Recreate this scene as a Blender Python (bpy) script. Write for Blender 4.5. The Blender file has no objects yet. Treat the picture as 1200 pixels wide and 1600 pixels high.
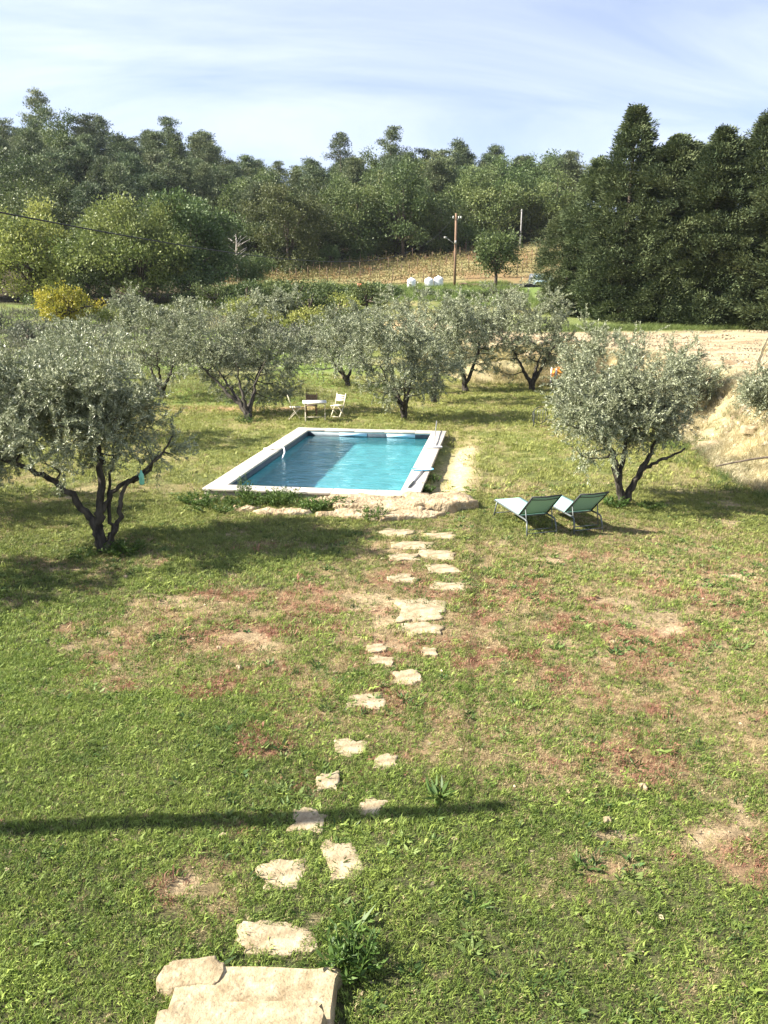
import bpy, math, random
import numpy as np
from mathutils import Vector, Matrix

R = math.radians
SC = bpy.context.scene
COL = SC.collection

# ------------------------------------------------------------------ camera
CAM_H = 4.3
cd = bpy.data.cameras.new('camera')
cam = bpy.data.objects.new('camera', cd)
COL.objects.link(cam)
cam.location = (0, 0, CAM_H)
cam.rotation_euler = (R(90 - 15.5), 0, 0)
cd.sensor_fit = 'VERTICAL'
cd.sensor_height = 24.0
cd.lens = 18.03
cd.clip_end = 3000
SC.camera = cam

# ------------------------------------------------------------------ light
SUN_EL, SUN_AZ = 37.0, -90.0          # the sun stands to the left of the view
SUN_STRENGTH, SKY_STRENGTH, EXPOSURE = 5.0, 0.05, 1.78
HAZE = 0.0001
sd = bpy.data.lights.new('sun', 'SUN')
sd.energy = SUN_STRENGTH
sd.angle = R(0.53)
sd.color = (1.0, 0.93, 0.82)
sun = bpy.data.objects.new('sun', sd)
COL.objects.link(sun)
trav = Vector((math.cos(R(SUN_EL)), 0.06, -math.sin(R(SUN_EL))))
sun.rotation_euler = trav.to_track_quat('-Z', 'Y').to_euler()
sun.location = (-60, 0, 50)

world = bpy.data.worlds.new('World')
SC.world = world
world.use_nodes = True
nt = world.node_tree
for n in list(nt.nodes):
    nt.nodes.remove(n)
def N(tree, kind, **kw):
    n = tree.nodes.new(kind)
    for k, v in kw.items():
        setattr(n, k, v)
    return n
out = N(nt, 'ShaderNodeOutputWorld')
bg = N(nt, 'ShaderNodeBackground')
bg.inputs['Strength'].default_value = SKY_STRENGTH
sky = N(nt, 'ShaderNodeTexSky', sky_type='NISHITA', sun_disc=False)
sky.sun_elevation = R(SUN_EL)
sky.sun_rotation = R(SUN_AZ)
sky.altitude = 300
sky.air_density = 1.0
sky.dust_density = 0.8
sky.ozone_density = 1.6
tc = N(nt, 'ShaderNodeTexCoord')
sep = N(nt, 'ShaderNodeSeparateXYZ')
nt.links.new(tc.outputs['Generated'], sep.inputs[0])
def wm(op, a, b, c=None):
    m = N(nt, 'ShaderNodeMath', operation=op)
    for i, v in enumerate((a, b, c)):
        if v is None:
            continue
        if isinstance(v, (int, float)):
            m.inputs[i].default_value = v
        else:
            nt.links.new(v, m.inputs[i])
    return m.outputs[0]
zz = wm('ADD', wm('MAXIMUM', sep.outputs['Z'], 0.0), 0.22)
comb = N(nt, 'ShaderNodeCombineXYZ')
px_ = wm('DIVIDE', sep.outputs['X'], zz)
py_ = wm('DIVIDE', sep.outputs['Y'], zz)
# streaks run across the view, a little slanted
nt.links.new(wm('ADD', wm('MULTIPLY', px_, 0.55), wm('MULTIPLY', py_, 0.12)), comb.inputs[0])
nt.links.new(wm('SUBTRACT', wm('MULTIPLY', py_, 1.5), wm('MULTIPLY', px_, 0.25)), comb.inputs[1])
nz = N(nt, 'ShaderNodeTexNoise')
nz.inputs['Scale'].default_value = 1.25
nz.inputs['Detail'].default_value = 7
nz.inputs['Roughness'].default_value = 0.55
nz.inputs['Distortion'].default_value = 0.7
nt.links.new(comb.outputs[0], nz.inputs['Vector'])
rmp = N(nt, 'ShaderNodeValToRGB')
rmp.color_ramp.elements[0].position = 0.36
rmp.color_ramp.elements[1].position = 0.76
nt.links.new(nz.outputs['Fac'], rmp.inputs[0])
cmul = wm('ADD', wm('MULTIPLY', rmp.outputs['Color'], 0.60), 0.27)
mix = N(nt, 'ShaderNodeMix', data_type='RGBA')
nt.links.new(cmul, mix.inputs[0])
nt.links.new(sky.outputs[0], mix.inputs[6])
mix.inputs[7].default_value = (7.0, 7.5, 9.6, 1)
nt.links.new(mix.outputs[2], bg.inputs['Color'])
nt.links.new(bg.outputs[0], out.inputs['Surface'])

vs = SC.view_settings
vs.view_transform = 'Standard'
vs.look = 'None'
vs.exposure = EXPOSURE
vs.gamma = 1
vs.use_curve_mapping = False
SC.cycles.max_bounces = 8
SC.cycles.transparent_max_bounces = 12
SC.cycles.caustics_refractive = True
SC.cycles.caustics_reflective = False

# ------------------------------------------------------------------ helpers
def hash2(ix, iy, seed):
    h = (ix.astype(np.int64) * 374761393 + iy.astype(np.int64) * 668265263 + seed * 1442695041) & 0xFFFFFFFF
    h = ((h ^ (h >> 13)) * 1274126177) & 0xFFFFFFFF
    h = (h ^ (h >> 16)) & 0xFFFFFFFF
    return h / 4294967295.0

def vnoise(x, y, seed=0):
    x = np.asarray(x, float); y = np.asarray(y, float)
    ix = np.floor(x); iy = np.floor(y)
    fx = x - ix; fy = y - iy
    fx = fx * fx * (3 - 2 * fx); fy = fy * fy * (3 - 2 * fy)
    a = hash2(ix, iy, seed); b = hash2(ix + 1, iy, seed)
    c = hash2(ix, iy + 1, seed); d = hash2(ix + 1, iy + 1, seed)
    return (a * (1 - fx) + b * fx) * (1 - fy) + (c * (1 - fx) + d * fx) * fy

def fbm(x, y, scale, seed=0, octs=4):
    x = np.asarray(x, float) / scale; y = np.asarray(y, float) / scale
    s = 0; amp = 0.5; tot = 0
    for o in range(octs):
        s = s + amp * vnoise(x * 2 ** o + 17.3 * o, y * 2 ** o - 9.1 * o, seed + o)
        tot += amp; amp *= 0.5
    return s / tot

def sstep(a, b, x):
    t = np.clip((np.asarray(x, float) - a) / (b - a), 0, 1)
    return t * t * (3 - 2 * t)

def lerp(a, b, t):
    return a + (b - a) * t

class MB:
    """collects vertices and faces; build() makes ONE mesh object"""
    def __init__(s):
        s.v = []; s.f = []; s.n = 0; s.att = []
    def add(s, verts, faces, att=None):
        verts = np.asarray(verts, float).reshape(-1, 3)
        faces = np.asarray(faces, int)
        s.v.append(verts); s.f.append(faces + s.n); s.n += len(verts)
        s.att.append(np.full(len(verts), 0.5) if att is None else np.asarray(att, float))
    def box(s, lo, hi, M=None):
        x0, y0, z0 = lo; x1, y1, z1 = hi
        v = np.array([(x0,y0,z0),(x1,y0,z0),(x1,y1,z0),(x0,y1,z0),(x0,y0,z1),(x1,y0,z1),(x1,y1,z1),(x0,y1,z1)], float)
        if M is not None:
            v = np.array([tuple(M @ Vector(p)) for p in v])
        s.add(v, [(0,3,2,1),(4,5,6,7),(0,1,5,4),(1,2,6,5),(2,3,7,6),(3,0,4,7)])
    def bar(s, a, b, w, h=None, up=(0, 0, 1)):
        """a rectangular bar from a to b"""
        h = h or w
        a = np.array(a, float); b = np.array(b, float); d = b - a; L = np.linalg.norm(d); d /= L
        up = np.array(up, float)
        if abs(d @ up) > .95: up = np.array((1., 0, 0))
        sx = np.cross(d, up); sx /= np.linalg.norm(sx); sy = np.cross(sx, d)
        c = [(-1,-1),(1,-1),(1,1),(-1,1)]
        v = [a + sx*w/2*i + sy*h/2*j for i, j in c] + [b + sx*w/2*i + sy*h/2*j for i, j in c]
        s.add(v, [(0,3,2,1),(4,5,6,7),(0,1,5,4),(1,2,6,5),(2,3,7,6),(3,0,4,7)])
    def tube(s, pts, rad, n=6, wob=0, rng=None):
        pts = np.asarray(pts, float); m = len(pts)
        rad = np.broadcast_to(np.asarray(rad, float), (m,))
        t = np.gradient(pts, axis=0); t /= np.linalg.norm(t, axis=1)[:, None] + 1e-9
        ref = np.array((0.31, 0.17, 0.93)) if abs(t[0] @ np.array((0.31, .17, .93))) < .9 else np.array((1., 0, 0))
        ang = np.arange(n) * 2 * np.pi / n
        V = []
        for i in range(m):
            a = ref - t[i] * (ref @ t[i]); a /= np.linalg.norm(a) + 1e-9
            b = np.cross(t[i], a); ref = a
            rr = rad[i] * (1 + (wob * (rng.random(n) - .5) if rng is not None else 0))
            V.append(pts[i] + np.outer(np.cos(ang) * rr, a) + np.outer(np.sin(ang) * rr, b))
        V = np.concatenate(V)
        F = []
        for i in range(m - 1):
            for k in range(n):
                F.append((i*n+k, i*n+(k+1) % n, (i+1)*n+(k+1) % n, (i+1)*n+k))
        s.add(V, F)
        c = np.array([pts[0], pts[-1]])
        s.add(c[:1], np.zeros((0, 4), int)); i0 = s.n - 1
        s.add(c[1:], np.zeros((0, 4), int)); i1 = s.n - 1
        base = s.n - 2 - m * n
        s.f.append(np.array([(i0, base+(k+1) % n, base+k, i0) for k in range(n)])[:, :3])
        s.f.append(np.array([(i1, base+(m-1)*n+k, base+(m-1)*n+(k+1) % n, i1) for k in range(n)])[:, :3])
    def leaves(s, P, D, L, W, rng, tint=None, flat=0.0):
        """one diamond per leaf: P base, D direction"""
        n = len(P)
        if n == 0: return
        rv = rng.normal(size=(n, 3)); rv[:, 2] *= (1 - flat)
        S = np.cross(D, rv); S /= np.linalg.norm(S, axis=1)[:, None] + 1e-9
        L = np.broadcast_to(np.asarray(L, float), (n,))[:, None]; W = np.broadcast_to(np.asarray(W, float), (n,))[:, None]
        nrm = np.cross(S, D)
        mid = P + D * L * .5 + nrm * L * .08
        v = np.stack([P, mid + S * W / 2, P + D * L, mid - S * W / 2], 1).reshape(-1, 3)
        f = np.arange(n * 4).reshape(n, 4)
        if tint is None: tint = rng.random(n)
        s.add(v, f, np.repeat(tint, 4))
    def mesh(s, name, mat, smooth=False):
        me = bpy.data.meshes.new(name)
        V = np.concatenate(s.v)
        fl = [f for f in s.f if len(f)]
        loops = np.concatenate([f.ravel() for f in fl]).astype(np.int32)
        tot = np.concatenate([np.full(len(f), f.shape[1]) for f in fl]).astype(np.int32)
        me.vertices.add(len(V)); me.vertices.foreach_set('co', V.ravel().astype(np.float32))
        me.loops.add(len(loops)); me.loops.foreach_set('vertex_index', loops)
        me.polygons.add(len(tot))
        st = np.zeros(len(tot), np.int32); st[1:] = np.cumsum(tot)[:-1]
        me.polygons.foreach_set('loop_start', st)
        try: me.polygons.foreach_set('loop_total', tot)
        except Exception: pass
        if smooth: me.polygons.foreach_set('use_smooth', np.ones(len(tot), bool))
        a = me.attributes.new('tint', 'FLOAT', 'POINT')
        a.data.foreach_set('value', np.concatenate(s.att).astype(np.float32))
        me.update(calc_edges=True)
        if mat: me.materials.append(mat)
        return me
    def build(s, name, mat, parent=None, smooth=False):
        o = bpy.data.objects.new(name, s.mesh(name, mat, smooth)); COL.objects.link(o)
        if parent is not None: o.parent = parent
        return o

def tag(o, label=None, cat=None, group=None, kind=None):
    if label: o['label'] = label
    if cat: o['category'] = cat
    if group: o['group'] = group
    if kind: o['kind'] = kind
    return o

def thing(name, loc, label, cat, rz=0, group=None):
    o = bpy.data.objects.new(name, None); COL.objects.link(o)
    o.empty_display_size = 0.2
    o.location = loc; o.rotation_euler = (0, 0, rz)
    return tag(o, label, cat, group)

def copy_tree(o, parent=None):
    c = o.copy(); COL.objects.link(c)
    if parent is not None: c.parent = parent
    for ch in list(o.children): copy_tree(ch, c)
    return c

def bevel(o, w, seg=2):
    m = o.modifiers.new('bevel', 'BEVEL'); m.width = w; m.segments = seg; m.limit_method = 'ANGLE'
    return o

# ------------------------------------------------------------------ materials
def new_mat(name):
    m = bpy.data.materials.new(name); m.use_nodes = True
    t = m.node_tree
    for n in list(t.nodes): t.nodes.remove(n)
    return m, t, N(t, 'ShaderNodeOutputMaterial')

def noisy(name, c1, c2, scale=8, detail=6, rough=.8, bump=.3, bscale=None, metallic=0, spec=.3, c3=None, stretch=None, dist=.02, stain=0, pits=0):
    """two-tone (three-tone) noise material with bump, in object space"""
    m, t, o = new_mat(name)
    p = N(t, 'ShaderNodeBsdfPrincipled')
    tcn = N(t, 'ShaderNodeTexCoord'); vec = tcn.outputs['Object']
    if stretch:
        mp = N(t, 'ShaderNodeMapping'); mp.inputs['Scale'].default_value = stretch
        t.links.new(vec, mp.inputs[0]); vec = mp.outputs[0]
    n1 = N(t, 'ShaderNodeTexNoise'); n1.inputs['Scale'].default_value = scale; n1.inputs['Detail'].default_value = detail
    n1.inputs['Roughness'].default_value = .62
    t.links.new(vec, n1.inputs['Vector'])
    r = N(t, 'ShaderNodeValToRGB')
    r.color_ramp.elements[0].position = .35; r.color_ramp.elements[0].color = (*c1, 1)
    r.color_ramp.elements[1].position = .65; r.color_ramp.elements[1].color = (*c2, 1)
    if c3:
        e = r.color_ramp.elements.new(.72); e.color = (*c3, 1)
    t.links.new(n1.outputs['Fac'], r.inputs[0]); colour = r.outputs[0]
    for sc_, lo_, hi_, amt in ((2.3, .38, .62, stain), (55, .36, .46, pits)):       # weather stains, dark pits
        if not amt: continue
        n3 = N(t, 'ShaderNodeTexNoise'); n3.inputs['Scale'].default_value = sc_; n3.inputs['Detail'].default_value = 7; n3.inputs['Roughness'].default_value = .7
        t.links.new(vec, n3.inputs['Vector'])
        q = N(t, 'ShaderNodeMapRange'); q.inputs[1].default_value = lo_; q.inputs[2].default_value = hi_; q.inputs[3].default_value = 1 - amt; q.inputs[4].default_value = 1
        t.links.new(n3.outputs['Fac'], q.inputs[0])
        v_ = N(t, 'ShaderNodeVectorMath', operation='SCALE'); t.links.new(colour, v_.inputs[0]); t.links.new(q.outputs[0], v_.inputs['Scale']); colour = v_.outputs[0]
    t.links.new(colour, p.inputs['Base Color'])
    p.inputs['Roughness'].default_value = rough; p.inputs['Metallic'].default_value = metallic
    p.inputs['Specular IOR Level'].default_value = spec
    if bump:
        n2 = N(t, 'ShaderNodeTexNoise'); n2.inputs['Scale'].default_value = bscale or scale * 4; n2.inputs['Detail'].default_value = 5
        t.links.new(vec, n2.inputs['Vector'])
        b = N(t, 'ShaderNodeBump'); b.inputs['Strength'].default_value = bump; b.inputs['Distance'].default_value = dist
        t.links.new(n2.outputs['Fac'], b.inputs['Height']); t.links.new(b.outputs[0], p.inputs['Normal'])
    t.links.new(p.outputs[0], o.inputs[0])
    return m

def leafmat(name, ca, cb, back=None, rough=.5, transl=.25, spec=.3, objvar=.25, mid=None):
    m, t, o = new_mat(name)
    at = N(t, 'ShaderNodeAttribute', attribute_name='tint')
    r = N(t, 'ShaderNodeValToRGB')
    r.color_ramp.elements[0].color = (*ca, 1); r.color_ramp.elements[1].color = (*cb, 1)
    if mid: 
        e = r.color_ramp.elements.new(.5); e.color = (*mid, 1)
    t.links.new(at.outputs['Fac'], r.inputs[0]); col = r.outputs[0]
    if objvar:
        oi = N(t, 'ShaderNodeObjectInfo')
        hs = N(t, 'ShaderNodeHueSaturation')
        mr = N(t, 'ShaderNodeMapRange'); mr.inputs[3].default_value = 1 - objvar; mr.inputs[4].default_value = 1 + objvar
        t.links.new(oi.outputs['Random'], mr.inputs[0]); t.links.new(mr.outputs[0], hs.inputs['Value'])
        mr2 = N(t, 'ShaderNodeMapRange'); mr2.inputs[3].default_value = .5 - objvar * .07; mr2.inputs[4].default_value = .5 + objvar * .07
        mm = N(t, 'ShaderNodeMath', operation='FRACT'); m3 = N(t, 'ShaderNodeMath', operation='MULTIPLY'); m3.inputs[1].default_value = 7.31
        t.links.new(oi.outputs['Random'], m3.inputs[0]); t.links.new(m3.outputs[0], mm.inputs[0])
        t.links.new(mm.outputs[0], mr2.inputs[0]); t.links.new(mr2.outputs[0], hs.inputs['Hue'])
        t.links.new(col, hs.inputs['Color']); col = hs.outputs[0]
    if back:
        g = N(t, 'ShaderNodeNewGeometry')
        mx = N(t, 'ShaderNodeMix', data_type='RGBA')
        t.links.new(g.outputs['Backfacing'], mx.inputs[0]); t.links.new(col, mx.inputs[6]); mx.inputs[7].default_value = (*back, 1)
        col = mx.outputs[2]
    p = N(t, 'ShaderNodeBsdfPrincipled'); p.inputs['Roughness'].default_value = rough; p.inputs['Specular IOR Level'].default_value = spec
    t.links.new(col, p.inputs['Base Color'])
    tr = N(t, 'ShaderNodeBsdfTranslucent'); t.links.new(col, tr.inputs['Color'])
    ms = N(t, 'ShaderNodeMixShader'); ms.inputs[0].default_value = transl
    t.links.new(p.outputs[0], ms.inputs[1]); t.links.new(tr.outputs[0], ms.inputs[2]); t.links.new(ms.outputs[0], o.inputs[0])
    return m

M = {}
M['olive_leaf'] = leafmat('olive_leaf', (.072, .095, .042), (.225, .25, .13), back=(.36, .385, .25), rough=.45, transl=.06, spec=.45, objvar=.12)
M['olive_bark'] = noisy('olive_bark', (.018, .015, .012), (.085, .074, .058), 9, bump=.9, bscale=22, rough=.9, stretch=(1, 1, .35))
M['pine_leaf'] = leafmat('pine_leaf', (.045, .075, .035), (.17, .205, .09), rough=.6, transl=.12, objvar=.28)
M['oak_leaf'] = leafmat('oak_leaf', (.045, .08, .022), (.17, .205, .065), rough=.55, transl=.2, objvar=.3)
M['bush_leaf'] = leafmat('bush_leaf', (.045, .075, .02), (.13, .17, .055), rough=.55, transl=.2, objvar=.25)
M['autumn_leaf'] = leafmat('autumn_leaf', (.11, .15, .035), (.34, .35, .09), rough=.55, transl=.3, objvar=.1)
M['green_tree_leaf'] = leafmat('green_tree_leaf', (.08, .125, .028), (.25, .29, .085), rough=.55, transl=.25, objvar=.1)
M['yellow_leaf'] = leafmat('yellow_leaf', (.14, .17, .02), (.5, .42, .06), rough=.5, transl=.35, objvar=0)
M['cypress_leaf'] = leafmat('cypress_leaf', (.028, .05, .022), (.20, .23, .10), rough=.7, transl=.06, objvar=.14, mid=(.09, .118, .05))
M['vine_leaf'] = leafmat('vine_leaf', (.16, .14, .045), (.30, .14, .07), rough=.7, transl=.2, objvar=0, mid=(.2, .19, .07))
M['lavender_leaf'] = leafmat('lavender_leaf', (.07, .085, .05), (.22, .22, .16), rough=.7, transl=.15, objvar=.1)
M['weed_leaf'] = leafmat('weed_leaf', (.035, .075, .015), (.12, .19, .04), rough=.5, transl=.3, objvar=.1)
M['straw'] = leafmat('straw', (.50, .41, .22), (.82, .74, .50), rough=.8, transl=.2, objvar=0)
M['bark'] = noisy('bark', (.05, .04, .03), (.15, .12, .09), 6, bump=.8, rough=.9, stretch=(1, 1, .3))
M['pale_bark'] = noisy('pale_bark', (.3, .27, .23), (.5, .46, .4), 6, bump=.5, rough=.9)
M['stone'] = noisy('stone', (.29, .22, .125), (.46, .38, .245), 9, 10, rough=.95, bump=.8, bscale=38, c3=(.50, .44, .31), dist=.012, stain=.28, pits=.4)
M['rock'] = noisy('rock', (.30, .215, .12), (.52, .42, .27), 6, 10, rough=.95, bump=1.0, bscale=16, c3=(.58, .49, .34), dist=.06, stain=.28, pits=.35)
M['coping'] = noisy('coping', (.46, .42, .34), (.56, .52, .44), 3.0, 9, rough=.8, stain=.22, pits=.12, bump=.25, bscale=60)
M['liner'] = noisy('liner', (.155, .45, .49), (.19, .50, .54), 1.2, 3, rough=.5, bump=0)
M['waterline_shade'] = noisy('waterline_shade', (.05, .075, .09), (.09, .12, .14), 4, 4, rough=.5, bump=.05)
M['concrete'] = noisy('concrete', (.30, .27, .22), (.42, .38, .31), 6, 6, rough=.9, bump=.4)
M['white_paint'] = noisy('white_paint', (.70, .69, .65), (.80, .79, .76), 5, 4, rough=.5, bump=.05)
M['pale_blue'] = noisy('pale_blue', (.42, .60, .72), (.5, .68, .8), 5, 3, rough=.5, bump=0)
M['net_blue'] = noisy('net_blue', (.13, .45, .68), (.2, .55, .78), 60, 3, rough=.5, bump=.2)
M['mint'] = noisy('mint', (.27, .50, .41), (.33, .57, .47), 300, 2, rough=.75, bump=.25, bscale=500, dist=.002)
M['frame'] = noisy('frame', (.10, .115, .115), (.17, .185, .18), 30, 3, rough=.45, bump=0, metallic=.4)
M['dark_trim'] = noisy('dark_trim', (.025, .03, .03), (.05, .055, .055), 30, 3, rough=.6, bump=0)
M['alu'] = noisy('alu', (.55, .55, .56), (.65, .65, .66), 30, 3, rough=.35, bump=0, metallic=.7)
M['cream_wood'] = noisy('cream_wood', (.52, .46, .33), (.68, .62, .47), 12, 5, rough=.65, bump=.2, stretch=(1, 1, .2))
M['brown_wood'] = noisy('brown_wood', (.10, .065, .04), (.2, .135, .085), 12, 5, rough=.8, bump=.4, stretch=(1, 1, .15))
M['pole_wood'] = noisy('pole_wood', (.13, .075, .045), (.26, .17, .11), 8, 6, rough=.85, bump=.5, stretch=(1, 1, .1))
M['wire'] = noisy('wire', (.012, .012, .012), (.025, .025, .025), 10, 2, rough=.6, bump=0)
M['grey_pole'] = noisy('grey_pole', (.26, .25, .23), (.36, .35, .33), 4, 4, rough=.8, bump=.2)
M['orange'] = noisy('orange', (.62, .22, .03), (.78, .34, .06), 5, 4, rough=.6, bump=.3)
M['red'] = noisy('red', (.55, .10, .05), (.68, .17, .09), 5, 4, rough=.5, bump=.1)
M['rubber'] = noisy('rubber', (.012, .012, .013), (.03, .03, .03), 10, 3, rough=.8, bump=.2)
M['tarp'] = noisy('tarp', (.02, .02, .022), (.07, .065, .06), 3, 5, rough=.35, bump=.9, bscale=5, c3=(.4, .38, .36), dist=.1)
M['white_plastic'] = noisy('white_plastic', (.70, .71, .72), (.82, .82, .82), 3, 4, rough=.5, bump=.3, bscale=6)
M['soil'] = noisy('soil', (.36, .25, .13), (.55, .42, .25), 5, 7, rough=1, bump=.9, bscale=18)

def glassy(name, tint, ior, bump_s=0):
    m, t, o = new_mat(name)
    g = N(t, 'ShaderNodeBsdfGlass'); g.inputs['IOR'].default_value = ior; g.inputs['Roughness'].default_value = 0
    g.inputs['Color'].default_value = (*tint, 1)
    if bump_s:
        tcn = N(t, 'ShaderNodeTexCoord'); mp = N(t, 'ShaderNodeMapping'); mp.inputs['Scale'].default_value = (1.0, 2.2, 1)
        t.links.new(tcn.outputs['Object'], mp.inputs[0])
        n1 = N(t, 'ShaderNodeTexNoise'); n1.inputs['Scale'].default_value = 2.2; n1.inputs['Detail'].default_value = 4; n1.inputs['Distortion'].default_value = .6
        t.links.new(mp.outputs[0], n1.inputs['Vector'])
        b = N(t, 'ShaderNodeBump'); b.inputs['Strength'].default_value = bump_s; b.inputs['Distance'].default_value = .05
        t.links.new(n1.outputs['Fac'], b.inputs['Height']); t.links.new(b.outputs[0], g.inputs['Normal'])
    t.links.new(g.outputs[0], o.inputs[0])
    return m
M['water'] = glassy('water', (.80, .95, .97), 1.33, .65)
M['green_glass'] = noisy('green_glass', (.12, .42, .30), (.2, .55, .42), 5, 2, rough=.15, bump=0, spec=.6)

# ------------------------------------------------------------------ terrain
POOL_O = np.array((-4.14, 16.98)); POOL_A = R(8.4); POOL_W, POOL_L, COPE_W = 4.96, 8.69, 0.44
PU = np.array((math.cos(POOL_A), -math.sin(POOL_A))); PV = np.array((math.sin(POOL_A), math.cos(POOL_A)))
def pool_uv(x, y):
    dx = np.asarray(x, float) - POOL_O[0]; dy = np.asarray(y, float) - POOL_O[1]
    return dx * PU[0] + dy * PU[1], dx * PV[0] + dy * PV[1]

def bank_f(x, y):
    """>0 on or above the earth bank at the right, <0 on the lawn"""
    xb = np.interp(y, [8, 12, 15, 17, 19, 24, 30, 40], [14.5, 11.2, 9.7, 9.1, 8.75, 9.5, 10.0, 10.4])
    wob = (fbm(x, y, 2.5, 5) - .5) * 1.1
    a = x - xb + wob
    b = np.where(x > 1.5, y - 39.6 + wob, -9) - np.clip(4.5 - x, 0, 3) * 1.5
    return np.maximum(a, b)

def hill_start(x):
    return np.interp(x, [-90, -60, -17, 28, 60], [96, 100, 125, 140, 142])

def T(x, y):
    x = np.asarray(x, float); y = np.asarray(y, float)
    zl = np.interp(y, [31, 38, 52, 60, 70, 85, 97, 105, 124], [0, .4, 1.5, 2.2, 3.0, 4.0, 5.3, 6.0, 7.4])
    zc = np.interp(y, [38, 44, 52, 62, 80, 93, 99, 104], [0, .9, 1.9, 2.9, 4.3, 5.4, 5.6, 6.0])
    vg = np.interp(x, [-17, 0, 28], [.075, .15, .225])
    zc = zc + np.clip(y - 104, 0, 33) * vg
    wl = sstep(-3, 4, -x)                     # 1 = left
    base = lerp(zc, zl, wl * sstep(104, 96, y) + (1 - sstep(104, 96, y)) * sstep(14, 24, -x))
    f = bank_f(x, y)
    hb = 1.6 * sstep(-.2, 2.4, f) + (.35 * sstep(.6, 1.8, f) * sstep(4.5, 2.2, f) * sstep(26, 22, y))
    zr = hb + np.interp(y, [40, 50, 62, 75, 95, 104], [0, 0, .5, 1.6, 3.9, 4.6]) + np.clip(y - 104, 0, 33) * vg
    wr = sstep(4, 11, x) * sstep(110, 80, y)
    near = sstep(45, 38, y)
    z = lerp(base, zr, np.maximum(wr, near * (f > -.3)))
    ys = hill_start(x)
    rise = np.interp(x, [-90, -45, -20, 10, 60], [17.5, 17.5, 13.0, 12.5, 10.0])
    z = z + rise * sstep(-6, 74, y - ys)
    z = z + (fbm(x, y, 3.0, 11, 3) - .5) * .10 * sstep(2.5, 7, y) + (fbm(x, y, 14, 23, 3) - .5) * 1.2 * sstep(45, 110, y)
    # a worn dip along the right side of the pool
    pu, pv = pool_uv(x, y)
    z = z - .12 * np.exp(-((pu - POOL_W - .35) / .35) ** 2) * sstep(-.3, .3, pv) * sstep(POOL_L + .5, POOL_L - .5, pv)
    inside = (pu > -.3) & (pu < POOL_W + .3) & (pv > -.3) & (pv < POOL_L + .3)
    z = np.where(inside & (z > .04), .04, z)
    return z
def Tz(x, y): return float(T(np.array([x]), np.array([y]))[0])

# what grows where on the lawn (0..1 each), by place on the ground
DRY = [(3.4, 10.0, 5.0, 3.2, 1.1), (2.6, 7.2, 2.6, 1.4, .85), (-1.5, 9.9, 2.7, 1.5, 1.05), (.4, 12.0, 1.0, 3.0, .8), (-3.0, 9.3, 1.6, .9, .9), (2.0, 8.0, 1.7, 1.0, .75), (3.9, 8.4, 1.4, .9, .8),
       (4.8, 11.5, 2, 1.6, .8), (.3, 11.7, 1.6, 1.5, .8), (.6, 9.2, 1.2, 1.4, .9), (-1.1, 6.7, .35, .22, .8), (1.8, 13.3, 2.2, 1.2, .55), (-1.6, 13.0, 2.2, .6, .5), (2.5, 6.2, .9, .6, .45),
       (-3.2, 8.25, .8, .4, .9), (.55, 6.4, .5, .4, .5), (4.5, 14, 2, 1.5, .5), (2.6, 17, 1.4, 2.5, .5), (-2.4, 8.2, 1.2, .45, .6), (-.5, 8.6, .9, .7, .7), (2.7, 5.2, .9, .45, .75), (1.6, 5.3, .6, .3, .65), (3.2, 4.6, .6, .35, .55), (2.1, 4.25, .35, .2, .5), (1.0, 5.0, .35, .2, .45), (-1.5, 4.75, .45, .3, .6), (-2.6, 6.3, .5, .25, .4)]
SOIL = [(-1.42, 4.72, .22, .24, 1.0), (2.75, 5.5, .55, .3, .9), (1.85, 5.42, .4, .16, .9), (1.75, 19.9, .42, 2.6, .85), (1.4, 17.6, .5, .7, .7), (2.9, 12.5, .35, .5, .65), (-1.7, 9.35, .7, .25, .7), (-3.3, 10.6, .35, .3, .8),
        (5.5, 11.8, .7, .35, .7), (2.6, 11.6, .5, .3, .6), (-7.0, 17.2, .8, .9, .7), (3.7, 9.8, .7, .3, .6), (-4.2, 16.0, .6, .3, .5), (.2, 12.9, .7, .5, .45), (3.1, 4.9, .35, .2, .6), (1.5, 4.0, .2, .1, .4), (-.4, 15.7, 1.2, .35, .6)]
RED = [(3.1, 10.4, .5, .3, 1), (1.5, 8.7, .5, .25, .9), (-3.0, 8.0, .35, .25, .9), (-1.7, 8.1, .4, .3, .9), (3.9, 9.2, .6, .35, 1), (2.0, 8.3, .3, .25, .9), (-.7, 10.3, .7, .4, .7), (.1, 11.6, .5, .4, .6), (-1.15, 6.75, .22, .12, 1), (2.2, 10.7, .4, .3, .8), (3.0, 7.7, .4, .3, .7), (-1.4, 9.6, .7, .4, .7), (-2.6, 9.5, .8, .4, .6), (2.6, 9.4, .6, .4, .7), (1.2, 10.2, .6, .5, .6)]
def blobs(x, y, L, seed, hard=.45):
    wx = x + (fbm(x, y, .8, seed, 4) - .5) * 1.1; wy = y + (fbm(x, y, .8, seed + 7, 4) - .5) * 1.1
    v = np.zeros_like(np.asarray(x, float))
    for cx, cy, rx, ry, a in L:
        v = np.maximum(v, a * np.exp(-(((wx - cx) / rx) ** 2 + ((wy - cy) / ry) ** 2)))
    return v
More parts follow.
